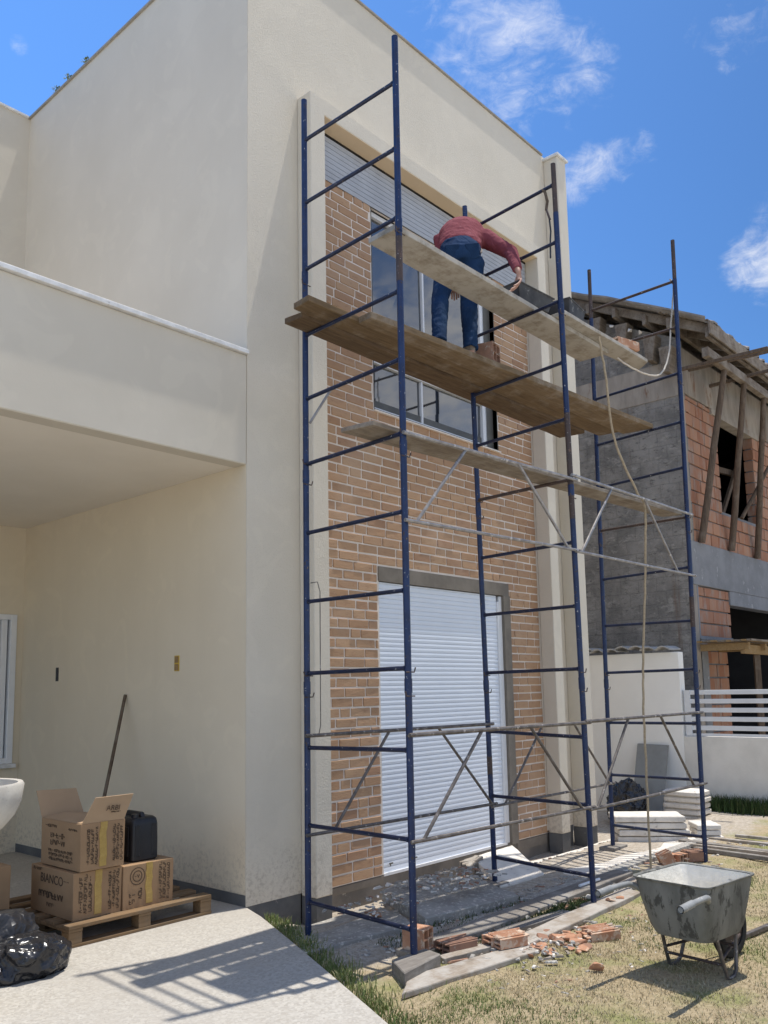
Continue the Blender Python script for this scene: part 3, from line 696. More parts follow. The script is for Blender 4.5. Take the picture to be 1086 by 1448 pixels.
# ------------------------------------------------------------------ worker
def skin_obj(name, J, E_, mat, parent, sub=2, root='pelvis', seg=None):
    names = [k for k in J]; idx = {k: i for i, k in enumerate(names)}
    c = Vector(J[root][0])
    me = bpy.data.meshes.new(name)
    me.from_pydata([tuple(Vector(J[k][0])-c) for k in names], [(idx[a], idx[b]) for a, b in E_], [])
    o = bpy.data.objects.new(name, me); COL.objects.link(o)
    md = o.modifiers.new('Skin', 'SKIN'); md.use_smooth_shade = True; md.branch_smoothing = .6
    sv = me.skin_vertices[0].data
    for k in names:
        r = J[k][1]; sv[idx[k]].radius = r if isinstance(r, tuple) else (r, r)
        sv[idx[k]].use_root = (k == root)
    s_ = o.modifiers.new('Sub', 'SUBSURF'); s_.levels = sub; s_.render_levels = sub
    dg = bpy.context.evaluated_depsgraph_get(); dg.update()
    m2 = bpy.data.meshes.new_from_object(o.evaluated_get(dg)); m2.name = name
    o.modifiers.clear(); o.data = m2
    m2.materials.clear(); m2.materials.append(mat)
    m2.polygons.foreach_set('use_smooth', [True]*len(m2.polygons))
    if parent is not None: o.parent = parent; o.location = c - wloc(parent)
    else: o.location = c
    return o
P = {'pelvis': (1.31,-1.275,5.375), 'hipR': (1.385,-1.345,5.315), 'hipL': (1.275,-1.185,5.355), 'kneeR': (1.345,-1.325,4.90), 'kneeL': (1.10,-1.205,4.92),
     'ankR': (1.245,-1.40,4.455), 'ankL': (.945,-1.30,4.455), 'waist': (1.42,-1.20,5.54), 'chest': (1.585,-1.10,5.70), 'neck': (1.76,-1.03,5.745),
     'shR': (1.655,-1.31,5.635), 'elb': (1.655,-1.57,5.405), 'wri': (1.50,-1.735,5.115), 'shL': (1.50,-.93,5.70), 'elL': (1.47,-1.03,5.41), 'wrL': (1.37,-1.15,5.15)}
V_ = {k: Vector(v) for k, v in P.items()}
lp = lambda a, b, t: V_[a].lerp(V_[b], t)
HEADC = V_['neck']+Vector((.13,.10,-.06))
WK = {}
for k, r in (('pelvis', .125), ('hipR', .082), ('hipL', .082), ('kneeR', .056), ('kneeL', .056), ('ankR', .038), ('ankL', .038), ('waist', .125), ('chest', .145), ('neck', .055), ('shR', .062), ('elb', .042), ('wri', .027), ('shL', .062), ('elL', .042), ('wrL', .027)):
    WK[k] = (P[k], r)
WK['head1'] = (tuple(V_['neck']+Vector((.07,.05,-.02))), .06); WK['head2'] = (tuple(HEADC), .088); WK['head3'] = (tuple(HEADC+Vector((.09,.06,-.045))), .075)
WK['heelR'] = ((1.235,-1.40,4.40), .036); WK['toeR'] = ((1.345,-1.33,4.388), .03); WK['heelL'] = ((.935,-1.30,4.40), .036); WK['toeL'] = ((1.04,-1.22,4.388), .03)
E_ = [('pelvis','hipR'),('pelvis','hipL'),('hipR','kneeR'),('kneeR','ankR'),('ankR','heelR'),('heelR','toeR'),('hipL','kneeL'),('kneeL','ankL'),('ankL','heelL'),('heelL','toeL'),
      ('pelvis','waist'),('waist','chest'),('chest','neck'),('neck','head1'),('head1','head2'),('head2','head3'),('chest','shR'),('shR','elb'),('elb','wri'),('chest','shL'),('shL','elL'),('elL','wrL')]
def hand(mb_pts, wr, dirv, palm_n, length, curl, thumb_side):
    """adds palm and five finger chains to a skin skeleton"""
    J, E2, base = mb_pts
    d = dirv.normalized(); n_ = palm_n.normalized(); s_ = d.cross(n_).normalized()*thumb_side
    J[base+'palm'] = (tuple(wr+d*length*.30), (.026, .018)); J[base+'kn'] = (tuple(wr+d*length*.48), (.030, .016))
    E2 += [(base, base+'palm'), (base+'palm', base+'kn')]
    for i, (off, L) in enumerate(((.030, .46), (.010, .52), (-.011, .48), (-.030, .38))):
        p0 = wr+d*length*.52+s_*off; a = p0+d*length*L*.45+n_*length*L*curl*.25; b = a+d*length*L*.28+n_*length*L*curl*.5; c = b+d*length*L*.12+n_*length*L*curl*.45
        for k, (q, r) in enumerate(((p0, .0098), (a, .0092), (b, .0085), (c, .0075))): J[base+f'f{i}{k}'] = (tuple(q), r)
        E2 += [(base+'kn', base+f'f{i}0')] + [(base+f'f{i}{k}', base+f'f{i}{k+1}') for k in range(3)]
    t0 = wr+d*length*.2+s_*.030; t1 = t0+d*length*.2+s_*.022+n_*.012; t2 = t1+d*length*.17+n_*.014
    for k, (q, r) in enumerate(((t0, .013), (t1, .0105), (t2, .009))): J[base+f't{k}'] = (tuple(q), r)
    E2 += [(base+'palm', base+'t0'), (base+'t0', base+'t1'), (base+'t1', base+'t2')]
hand((WK, E_, 'wri'), V_['wri'], Vector((-.20,-.18,-1)), Vector((-.75,.3,-.25)), .195, .95, 1)
hand((WK, E_, 'wrL'), V_['wrL'], Vector((-.35,-.40,-1)), Vector((.5,.5,-.2)), .18, .35, -1)
man = skin_obj('person', WK, E_, M['skin'], None)
tag(man, 'worker in maroon long sleeved shirt and blue jeans bending over the bench plank', 'person')
# face details on the (turned away) head
fd = Vector((.35,.25,-.9)).normalized(); fs_ = fd.cross(Vector((.83,.55,0))).normalized()
# clothing: closed lofts fused into one surface
def fuse(name, parts, mat, parent, voxel=.012, it=6):
    """parts: lists of (centre, half width, half depth) along a limb; lateral axis LAT"""
    mb = MB()
    for P_, lat in parts:
        rings = []
        for k, (c, a, b) in enumerate(P_):
            c = Vector(c); d = (Vector(P_[min(k+1, len(P_)-1)][0])-Vector(P_[max(k-1, 0)][0])).normalized()
            u = (lat-d*lat.dot(d)).normalized(); w = d.cross(u)
            rings.append([c+u*a*math.cos(t)+w*b*math.sin(t) for t in [2*math.pi*i/20 for i in range(20)]])
        loft(mb, rings, True, True)
    o = mb.build(name, mat, None)
    r = o.modifiers.new('R', 'REMESH'); r.mode = 'VOXEL'; r.voxel_size = voxel
    sm = o.modifiers.new('S', 'SMOOTH'); sm.iterations = it; sm.factor = .5
    dg = bpy.context.evaluated_depsgraph_get(); dg.update()
    m2 = bpy.data.meshes.new_from_object(o.evaluated_get(dg)); o.modifiers.clear(); o.data = m2
    # folds: shallow wrinkles that gather towards joints
    from mathutils import noise as mn
    for v in m2.vertices:
        q = v.co*9; n_ = mn.noise(Vector((q.x*1.2, q.y*1.2, q.z*2.2)))
        v.co += v.normal*(.0055*(1-2*abs(n_))-.003)
    m2.polygons.foreach_set('use_smooth', [True]*len(m2.polygons))
    o.parent = parent; o.location = Vector(o.location)-wloc(parent)
    return o
LAT = Vector((.669,-.743,.05)); AX = Vector((1,0,0))
leg_r = [(P['hipR'], .108, .118), (lp('hipR','kneeR',.35), .098, .105), (lp('hipR','kneeR',.75), .080, .084), (P['kneeR'], .073, .075), (lp('kneeR','ankR',.3), .071, .075), (lp('kneeR','ankR',.7), .062, .065), (lp('kneeR','ankR',.93), .060, .064), (lp('kneeR','ankR',1.02), .066, .070)]
leg_l = [(P['hipL'], .108, .118), (lp('hipL','kneeL',.35), .098, .105), (lp('hipL','kneeL',.75), .080, .084), (P['kneeL'], .073, .075), (lp('kneeL','ankL',.3), .071, .075), (lp('kneeL','ankL',.7), .062, .065), (lp('kneeL','ankL',.93), .060, .064), (lp('kneeL','ankL',1.02), .066, .070)]
pel = [(V_['pelvis']-Vector((.02,.02,.12)), .12, .10), (V_['pelvis']-Vector((.01,.01,.04)), .175, .135), (lp('pelvis','waist',.25), .182, .140), (lp('pelvis','waist',.6), .172, .130), (lp('pelvis','waist',.85), .160, .120)]
jn = fuse('jeans', [(leg_r, AX), (leg_l, AX), (pel, LAT)], M['jeans'], man)
tor = [(lp('pelvis','waist',.22), .180, .140), (lp('pelvis','waist',.5), .190, .146), (P['waist'], .188, .150), (lp('waist','chest',.5)+Vector((0,0,.025)), .200, .165), (V_['chest']+Vector((0,0,.025)), .212, .160), (lp('chest','neck',.45)+Vector((0,0,.01)), .190, .120), (lp('chest','neck',.85), .085, .075)]
def sleeve(a, b, c, k): return [(V_[a]+(V_['chest']-V_[a])*.35, .085, .085), (P[a], .086, .086), (lp(a, b, .3), .076, .076), (lp(a, b, .7), .066, .066), (P[b], .064, .062), (lp(b, c, .3), .056, .054), (lp(b, c, .75*k), .045, .044), (lp(b, c, .9*k), .043, .042)]
fuse('shirt', [(tor, LAT), (sleeve('shR','elb','wri', 1.0), AX), (sleeve('shL','elL','wrL', .7), AX)], M['shirt'], man)
skin_obj('hair', {'pelvis': (tuple(HEADC+Vector((-.005,0,.02))), .090), 'b': (tuple(HEADC+Vector((.06,.04,.0))), .086), 'c': (tuple(HEADC+Vector((.10,.07,-.03))), .07)}, [('pelvis','b'),('b','c')], M['hair'], man)
bk = -(V_['chest']-V_['pelvis']); bk = (bk-LAT*bk.dot(LAT)/LAT.dot(LAT)); bk = Vector((bk.x*.5-.35, bk.y*.5-.35, -.25)).normalized()
for s_ in (-1, 1):
    c = V_['pelvis']+LAT*.085*s_+bk*.128+Vector((0,0,.0)); e = LAT.normalized()*.058; u = bk.cross(LAT).normalized()*.062
    mb = MB(); ring = [c-e-u*.8, c-u*1.15, c+e-u*.8, c+e+u, c-e+u]; mb.add([q+bk*.006 for q in ring]+[q-bk*.03 for q in ring], [(0,1,2,3,4),(9,8,7,6,5)]+[(i,(i+1)%5,5+(i+1)%5,5+i) for i in range(5)])
    mb.build('back_pocket', M['jeans'], jn, bevel=.004)
MB().path([lp('pelvis','waist',.18)+LAT*(.184*math.cos(t))+Vector((.5,.55,-.67)).cross(LAT).normalized()*(.141*math.sin(t)) for t in [2*math.pi*i/24 for i in range(25)]], .012, n=6).build('belt', M['boot'], man, smooth=True)
for sfx, hx, tx in (('R', 'heelR', 'toeR'), ('L', 'heelL', 'toeL')):
    h, t = Vector(WK[hx][0]), Vector(WK[tx][0]); d = (t-h).normalized()
    skin_obj('shoe', {'pelvis': (tuple(h+Vector((0,0,.012))), (.05,.045)), 'a': (tuple(h+Vector((0,0,.055))), .052), 'b': (tuple(t+Vector((0,0,.005))), (.05,.034)), 'c': (tuple(t+d*.09-Vector((0,0,.004))), (.044,.026))}, [('pelvis','a'),('pelvis','b'),('b','c')], M['boot'], man)
for s_ in (-1, 1):
    mb = MB(); c = HEADC+Vector((-.02,.02,0))+Vector((.55,-.80,0)).normalized()*.085*s_
    mb.path([c+Vector((0,0,-.03)), c+Vector((-.015,.0,-.01)), c+Vector((-.012,0,.02)), c+Vector((.01,0,.03))], .008, n=6); mb.build('ear', M['skin'], man, smooth=True)

# ------------------------------------------------------------------ things on the planks
TB = ZBN+.0845
def tub(name, c, L, Wd, h, rz, mat, label, cat, flare=.82, wall=.012):
    t = empty(name, c, label, cat, rz=rz)
    mb = MB()
    o = [(-L/2,-Wd/2),(L/2,-Wd/2),(L/2,Wd/2),(-L/2,Wd/2)]
    rings = [([(x*flare, y*flare) for x, y in o], 0), (o, h), ([(x*1.05, y*1.06) for x, y in o], h), ([(x*1.05, y*1.06) for x, y in o], h+.012), ([(x*(1-2*wall/L), y*(1-2*wall/Wd)) for x, y in o], h+.012), ([(x*flare*.93, y*flare*.93) for x, y in o], wall)]
    vs = [Vector((x, y, z)) for r, z in rings for x, y in r]
    fs = [(3,2,1,0)] + [(k*4+i, k*4+(i+1) % 4, (k+1)*4+(i+1) % 4, (k+1)*4+i) for k in range(5) for i in range(4)] + [(20,21,22,23)]
    rm = Matrix.Rotation(rz, 3, 'Z'); mb.add([v for v in vs], fs)
    b = mb.build('shell', mat, None, bevel=.006, seg=2, center=False); b.parent = t
    return t, b
t1, b1 = tub('mortar_tray', (1.73,-1.62,ZBN+.0425), .50, .30, .125, math.radians(-4), M['greyplastic'], 'dirty black plastic mortar tray on the bench plank by the hand of the worker', 'tray')
mb = MB(); mb.hexa([(-.19,-.10,.07),(.19,-.10,.06),(.19,.10,.075),(-.19,.10,.06),(-.16,-.08,.085),(.16,-.08,.08),(.17,.07,.09),(-.17,.08,.082)]); o = mb.build('mortar', M['trayin'], None, bevel=.01, center=False); o.parent = t1
t2, b2 = tub('mortar_tray', (2.30,-1.71,TB-.003), .38, .24, .13, math.radians(8), M['greyplastic'], 'second smaller black tray tilted behind the tall front pole', 'tray')

def hollow_brick(name, c, rz, L=.19, Wd=.14, h=.09, mat=None, label='', group=None, broken=0, tilt=(0,0), cat='brick', nx_=2, nz_=2, ribs=True):
    """clay block with real through-holes along its length and ribbed sides"""
    mat = mat or M['tile_red']
    mb = MB(); th = .011
    ws = Wd/nx_; hs = h/nz_
    def jag(): return R.uniform(0, broken)
    # walls along y
    for i in range(nx_+1):
        x = -Wd/2+i*ws
        mb.box((x-th/2, -L/2+jag(), 0), (x+th/2, L/2-jag(), h))
    for k in range(nz_+1):
        z = k*hs
        for i in range(nx_):
            x = -Wd/2+i*ws
            mb.box((x+th/2-.0005, -L/2+jag(), z-(th/2 if 0 < k < nz_ else (0 if k == 0 else th))), (x+ws-th/2+.0005, L/2-jag(), z+(th/2 if 0 < k < nz_ else (th if k == 0 else 0))))
    if ribs:
        for i in range(int(Wd/.02)):
            x = -Wd/2+.012+i*.02; mb.box((x-.0055, -L/2+jag(), h), (x+.0055, L/2-jag(), h+.009))
    o = mb.build(name, mat, None, bevel=.002, center=False)
    o.location = c; o.rotation_euler = (tilt[0], tilt[1], rz)
    return tag(o, label, cat, group)
hollow_brick('hollow_brick', (3.28,-1.79,TB-.002), math.radians(75), .30, .14, .085, M['tile_red'], 'hollow clay brick lying on the far end of the short upper plank', cat='brick')
hollow_brick('hollow_brick', (1.47,-1.40,ZDK+.056), math.radians(14), .19, .16, .17, M['tile_dull'], 'hollow brick standing on the deck beside the right shoe of the worker', cat='brick', ribs=False)

# ropes
def rope(name, pts, r, mat, label, sub=8, cat='rope'):
    pts = [Vector(p) for p in pts]; out = []
    for i in range(len(pts)-1):
        p0 = pts[max(i-1, 0)]; p1 = pts[i]; p2 = pts[i+1]; p3 = pts[min(i+2, len(pts)-1)]
        for k in range(sub):
            t = k/sub
            out.append(.5*((2*p1)+(p2-p0)*t+(2*p0-5*p1+4*p2-p3)*t*t+(3*p1-p0-3*p2+p3)*t**3))
    out.append(pts[-1])
    out = [p+Vector((R.uniform(-1,1), R.uniform(-1,1), 0))*.003 for p in out]
    return tag(MB().path(out, r, n=8).build(name, mat, smooth=True), label, cat)
rope('rope', [(2.60,-1.88,4.83),(2.65,-1.90,4.47),(2.76,-1.90,3.89),(2.98,-1.99,3.40),(3.05,-2.02,3.27),(3.10,-1.97,2.74),(3.07,-1.92,2.0),(3.04,-1.90,1.44),(3.02,-1.90,.7),(3.00,-1.90,.02)], .011, M['rope'], 'long knotted rope hanging from the bench planks to the ground')
rope('rope', [(4.10,-1.97,5.90),(4.105,-2.0,5.80),(4.07,-1.97,5.46),(3.98,-1.96,5.06),(3.80,-1.95,4.80),(3.52,-1.95,4.69),(3.25,-1.87,4.72),(3.12,-1.80,4.80)], .0085, M['wrope'], 'pale rope looping from the far right pole down to the short plank')
hs = empty('safety_strap', (1.68,-1.93,5.25), 'worn harness strap with metal hook hanging from the top rung by the rusty pole', 'strap')
MB().path([(1.672,-1.90,5.86),(1.66,-1.93,5.82),(1.675,-1.94,5.74),(1.665,-1.93,5.66)], .012, n=6).build('knotted_cord', M['stick'], hs, smooth=True)
MB().path([(1.665,-1.93,5.67),(1.65,-1.95,5.62),(1.66,-1.96,5.57),(1.69,-1.95,5.58),(1.70,-1.93,5.63),(1.68,-1.925,5.67)], .008, n=6).build('hook', M['rust'], hs, smooth=True)
MB().path([(1.675,-1.95,5.58),(1.69,-1.95,5.47),(1.675,-1.95,5.38),(1.665,-1.95,5.22)], .007, n=6).build('strap', M['black'], hs, smooth=True)

# ------------------------------------------------------------------ wheelbarrow
WB = empty('wheelbarrow', (.765,-3.23,-.03), 'cement-caked metal wheelbarrow standing on the lawn', 'wheelbarrow', rz=math.radians(-7))
def loc(o, parent): o.parent = parent; o.location = (0, 0, 0); return o
mb = MB()
loft(mb, [rrect(.18,.15,.07,.215,.01), rrect(.215,.18,.085,.225,.01), rrect(.24,.20,.09,.27,.01), rrect(.265,.226,.075,.42,.0), rrect(.278,.240,.055,.538,-.0), rrect(.290,.252,.06,.545,0), rrect(.291,.253,.06,.553,0), rrect(.272,.234,.05,.549,0), rrect(.255,.216,.07,.43,.0)], True, False)
tray = loc(mb.build('tray', M['tray'], None, smooth=True, center=False), WB)
mb = MB()
loft(mb, [rrect(.269,.231,.05,.545,0), rrect(.252,.213,.07,.43,0), rrect(.226,.187,.085,.32,.01), rrect(.185,.152,.07,.285,.01)], False, True)
loc(mb.build('cement_crust', M['trayin'], None, smooth=True, center=False), tray)
for s_ in (1, -1):
    mb = MB().path([(-.235, s_*.215, .47), (-.27, s_*.235, .497), (-.31, s_*.247, .507), (-.38, s_*.252, .508), (-.47, s_*.255, .505)], .0165, n=10)
    h = loc(mb.build('handle', M['pvc'], None, smooth=True, center=False), WB)
    mb = MB().tube((-.47, s_*.255, .505), (-.60, s_*.258, .495), .021, n=12, caps=False).tube((-.60, s_*.258, .495), (-.50, s_*.256, .503), .015, .015, 12, True)
    loc(mb.build('grip', M['pvc'], None, smooth=True, center=False), h)
    mb = MB().path([(-.10, s_*.175, .235), (-.055, s_*.18, .10), (-.02, s_*.182, .015), (.0, s_*.182, .0), (.06, s_*.18, .004), (.10, s_*.175, .03), (.13, s_*.165, .12), (.15, s_*.16, .235)], .0115, n=8)
    loc(mb.build('leg', M['galv'], None, smooth=True, center=False), WB)
    mb = MB().path([(-.06, s_*.18, .12), (.15, s_*.12, .13), (.38, s_*.062, .15)], .009, n=8); loc(mb.build('fork', M['rust'], None, smooth=True, center=False), WB)
MB_ = MB().tube((-.05,-.18,.085), (-.05,.18,.085), .009, n=8).tube((.14,-.16,.15), (.14,.16,.15), .009, n=8); loc(MB_.build('cross_bar', M['rust'], None, smooth=True, center=False), WB)
mb = MB()
prof = [(.165,-.028),(.172,-.015),(.174,0),(.172,.015),(.165,.028),(.14,.036),(.115,.03),(.115,-.03),(.14,-.036)]
NV = 32
for i in range(NV):
    a = 2*math.pi*i/NV
    for r, y in prof: mb.v.append((.38+r*math.cos(a), y, .174+r*math.sin(a)))
for i in range(NV):
    for k in range(len(prof)):
        j = (i+1) % NV; k2 = (k+1) % len(prof)
        mb.f.append((i*len(prof)+k, i*len(prof)+k2, j*len(prof)+k2, j*len(prof)+k)); mb.mi.append(0)
wh = loc(mb.build('wheel', M['rubber'], None, smooth=True, center=False), WB)
loc(MB().tube((.38,-.022,.174), (.38,.022,.174), .114, n=24).tube((.38,-.066,.174), (.38,.066,.174), .012, n=10).build('rim', M['rust'], None, smooth=True, center=False), wh)

# ------------------------------------------------------------------ slabs, planks and rubble on the ground
def slab(name, pts, z0, z1, mat, label, cat, group=None, bev=.006, jit=.008, sub=6):
    """a slab with slightly broken edges; pts in plan, z1 may be one height or one per corner"""
    n = len(pts); zs = z1 if isinstance(z1, (list, tuple)) else [z1]*n
    poly = []
    for i in range(n):
        a, b = Vector(pts[i]+(zs[i],)), Vector(pts[(i+1) % n]+(zs[(i+1) % n],))
        for k in range(sub):
            p = a.lerp(b, k/sub)
            if k: p += Vector((R.uniform(-jit, jit), R.uniform(-jit, jit), 0))
            poly.append(p)
    th = [z0[i % n] if isinstance(z0, (list, tuple)) else z0 for i in range(n)]
    m = len(poly); cx = sum((p for p in poly), Vector())/m
    base = []
    for i, p in enumerate(poly):
        k = i//sub; t = (i % sub)/sub; zz = th[k]*(1-t)+th[(k+1) % n]*t
        base.append(Vector((p.x, p.y, zz)))
    mb = MB(); vs = base+poly+[cx]
    mb.add(vs, [tuple(range(m-1, -1, -1))]+[(i, (i+1) % m, m+(i+1) % m, m+i) for i in range(m)]+[(m+i, m+(i+1) % m, 2*m) for i in range(m)])
    return tag(mb.build(name, mat, bevel=bev), label, cat, group)
slab('concrete_slab', [(-.52,-1.22),(.40,-1.34),(.80,-.82),(.78,-.45),(-.02,-.52),(-.14,-.66)], [-.06,-.06,-.13,-.22,-.2,-.1], [.0,.008,-.03,-.10,-.09,-.035], M['concrete'], 'flat rough concrete slab at the foot of the left scaffold frame', 'slab')
slab('concrete_slab', [(.47,-1.40),(1.50,-1.50),(1.85,-.80),(1.55,-.52),(.88,-.62)], [-.03,-.04,-.06,-.08,-.05], [.045,.03,.015,.03,.06], M['concrete'], 'thick gravelly concrete slab lying below the roller door', 'slab', jit=.014)
slab('leaning_board', [(1.79,-1.13),(2.47,-1.14),(3.02,-.44),(2.32,-.48)], [-.05,-.05,.02,.02], [-.01,-.01,.085,.085], M['whitestone'], 'pale dusty board leaning against the sill of the roller door', 'board', jit=.006)
slab('torn_sack', [(2.12,-.62),(2.30,-.60),(2.36,-.46),(2.16,-.44)], -.08, [.03,.10,.09,.05], M['groundwood'], 'crumpled torn paper sack beside the leaning pale board', 'sack', jit=.03)
px_ = 2.55
PL = [((2.56,-1.42),(3.25,-1.46),(3.45,-.50),(2.95,-.42)), ((3.28,-1.46),(3.98,-1.48),(4.15,-.52),(3.48,-.50)), ((4.01,-1.48),(4.62,-1.50),(4.78,-.50),(4.18,-.52)), ((4.65,-1.50),(5.3,-1.50),(5.5,-.55),(4.81,-.50))]
LB = ['pale paving slab of the path, right beside the leaning board', 'pale paving slab of the path between the two right scaffold frames', 'pale paving slab of the path under the far right frame', 'pale paving slab of the path in front of the white stone stack']
for p, l in zip(PL, LB):
    slab('paving_slab', list(p), [-.05,-.05,-.22,-.22], [-.012,-.012,-.11,-.11], M['whitestone'], l, 'slab', 'path slabs along the house', jit=.006)
slab('path_edging', [(1.55,-1.62),(5.0,-1.63),(5.0,-1.53),(1.52,-1.50)], -.06, .0, M['concrete'], 'long low concrete edging between the paving slabs and the dirt', 'kerb', jit=.008, sub=14)
slab('ground_plank', [(-.10,-1.83),(2.90,-1.78),(2.88,-1.60),(-.12,-1.63)], -.035, .012, M['greywood'], 'long grey plank on the ground passing behind the front poles', 'plank', 'planks lying on the ground', jit=.004, sub=8)
slab('ground_plank', [(-.68,-2.17),(.46,-2.34),(.52,-2.17),(-.44,-2.01)], -.035, .0, M['groundwood'], 'pale short plank in front of the near pole with broken bricks on its end', 'plank', 'planks lying on the ground', jit=.004, sub=6)
slab('ground_plank', [(.42,-2.22),(2.27,-2.16),(2.34,-1.97),(.50,-2.06)], -.035, .004, M['groundwood'], 'pale plank on the ground under the middle front pole', 'plank', 'planks lying on the ground', jit=.004, sub=8)
MB_ = MB().hexa([(-.54,-2.07,-.03),(-.13,-2.01,-.03),(-.10,-1.86,-.03),(-.40,-1.85,-.03),(-.54,-2.07,.052),(-.13,-2.01,.052),(-.10,-1.86,.052),(-.40,-1.85,.052)])
tag(MB_.build('base_block', M['greywood'], bevel=.005), 'thick wooden block under the nearest front pole', 'block', 'blocks under scaffold poles')
for (x, y, w, d, l) in ((1.83,-1.03,.26,.16,'dark block under the pole beside the leaning pale board'), (4.0,-1.03,.30,.17,'wooden block under the pole by the house corner pilaster'), (1.76,-2.03,.28,.13,'flat board scrap under the middle front pole')):
    tag(MB().box((x-w/2, y-d/2, -.05), (x+w/2, y+d/2, .002)).build('base_block', M['greywood'], bevel=.004), l, 'block', 'blocks under scaffold poles')
hollow_brick('hollow_brick', (.42,-2.12,.004), math.radians(-111), .29, .15, .062, M['tile_red'], 'ribbed hollow brick lying flat on the end of the short pale plank', broken=.055)
hollow_brick('hollow_brick', (1.02,-2.45,-.028), math.radians(-124), .25, .15, .060, M['tile_red'], 'ribbed hollow brick on the lawn nearest the wheelbarrow', broken=.06, tilt=(.06,.03))
hollow_brick('hollow_brick', (.16,-1.90,-.02), math.radians(-105), .27, .14, .07, M['tile_dull'], 'dull shaded hollow brick just right of the nearest front pole', broken=.05)
hollow_brick('hollow_brick', (-.02,-1.74,.012), math.radians(10), .16, .12, .13, M['tile_red'], 'orange hollow brick standing behind the nearest front pole', broken=.008, ribs=False)
hollow_brick('hollow_brick', (3.52,-1.76,-.02), math.radians(35), .19, .19, .12, M['tile_red'], 'bright orange hollow brick heap beside the hanging rope', broken=.04, tilt=(1.15,.1), nx_=3, nz_=2, ribs=False)
hollow_brick('hollow_brick', (3.62,-1.86,-.02), math.radians(-20), .18, .18, .09, M['tile_red'], 'orange broken hollow brick in front of the heap by the rope', broken=.06, nx_=3, ribs=False)
hollow_brick('hollow_brick', (3.86,-1.93,-.02), math.radians(50), .20, .14, .085, M['tile_dull'], 'dull brown hollow brick beside the far right front pole', broken=.02)
for q, z1, m_, l in (([(.62,-1.95),(1.42,-2.02),(1.43,-1.93),(.66,-1.85)], .0, 'greywood', 'weathered board scrap between the long grey plank and the pale plank'),
                  ([(.12,-1.53),(1.05,-1.66),(1.07,-1.56),(.16,-1.44)], -.004, 'groundwood', 'thin pale board scrap beside the thick gravelly slab'),
                  ([(2.35,-1.97),(3.35,-1.86),(3.34,-1.77),(2.36,-1.86)], .0, 'groundwood', 'pale weathered board lying left of the hanging rope'),
                  ([(2.42,-2.18),(3.15,-2.30),(3.17,-2.19),(2.45,-2.06)], -.006, 'greywood', 'grey board scrap on the lawn behind the wheelbarrow tray'),
                  ([(-.08,-2.00),(.34,-2.08),(.36,-1.99),(-.05,-1.93)], .01, 'groundwood', 'short splintered board under the dull shaded hollow brick')):
    slab('board_scrap', q, -.04, z1, M[m_], l, 'board', 'weathered board scraps', jit=.006, sub=5, bev=.003)
def chunk(name, c, r, mat, label, cat='fragment', group=None, flat=.7):
    bm = bmesh.new(); pts = []
    for k in range(11):
        d = Vector((R.gauss(0,1), R.gauss(0,1), R.gauss(0,1))).normalized()*R.uniform(.75, 1.1)
        bm.verts.new((d.x*r*1.15, d.y*r, max(d.z*r*flat, -r*flat*.6)))
    bmesh.ops.convex_hull(bm, input=bm.verts)
    bm.verts.ensure_lookup_table()
    for v in [v for v in bm.verts if not v.link_faces]: bm.verts.remove(v)
    zmin = min(v.co.z for v in bm.verts)
    for v in bm.verts: v.co.z -= zmin
    me = bpy.data.meshes.new(name); bm.to_mesh(me); bm.free(); me.materials.append(mat)
    o = bpy.data.objects.new(name, me); COL.objects.link(o); o.location = c; o.rotation_euler[2] = R.uniform(0, 6)
    b = o.modifiers.new('Bevel', 'BEVEL'); b.width = .004; b.segments = 1
    return tag(o, label, cat, group)
FR = [(.66,-2.10),(.49,-2.26),(.60,-2.25),(.53,-2.38),(.74,-2.30),(.645,-2.43),(.68,-2.51),(.95,-2.24),(.86,-2.16),(.78,-2.42),(.84,-2.33),(.57,-2.14),(.72,-2.19),(.60,-2.52),(.92,-2.36),(.81,-2.25),(.70,-2.37),(.63,-2.18),(.55,-2.31),(.88,-2.29),(.76,-2.50),(.47,-2.40),(.99,-2.31),(.36,-2.33),(.52,-2.20)]
for i, (x, y) in enumerate(FR):
    chunk('brick_fragment', (x, y, -.025), R.uniform(.034, .070), M['tile_red'] if i % 4 else M['tile_dull'], 'piece of the broken brick heap between the two ribbed hollow bricks', group='broken brick heap', flat=R.uniform(.35,.65))
chunk('brick_fragment', (.385,-2.765,-.03), .045, M['tile_red'], 'lone brick fragment lying out on the lawn', flat=.9)
chunk('brick_fragment', (.46,-.93,-.03), .062, M['tile_red'], 'orange brick piece lying on the flat concrete slab', flat=.75)
chunk('brick_fragment', (1.86,-2.10,.0), .05, M['tile_red'], 'orange brick shard on the plank end by the middle front pole', flat=.4)
chunk('brick_fragment', (1.98,-2.12,.0), .04, M['tile_red'], 'small brick shard right beside the larger shard by the middle front pole', flat=.4)
chunk('mortar_lump', (1.82,-1.93,.0), .05, M['whitestone'], 'white mortar lump at the foot of the middle front pole', 'lump', flat=.6)
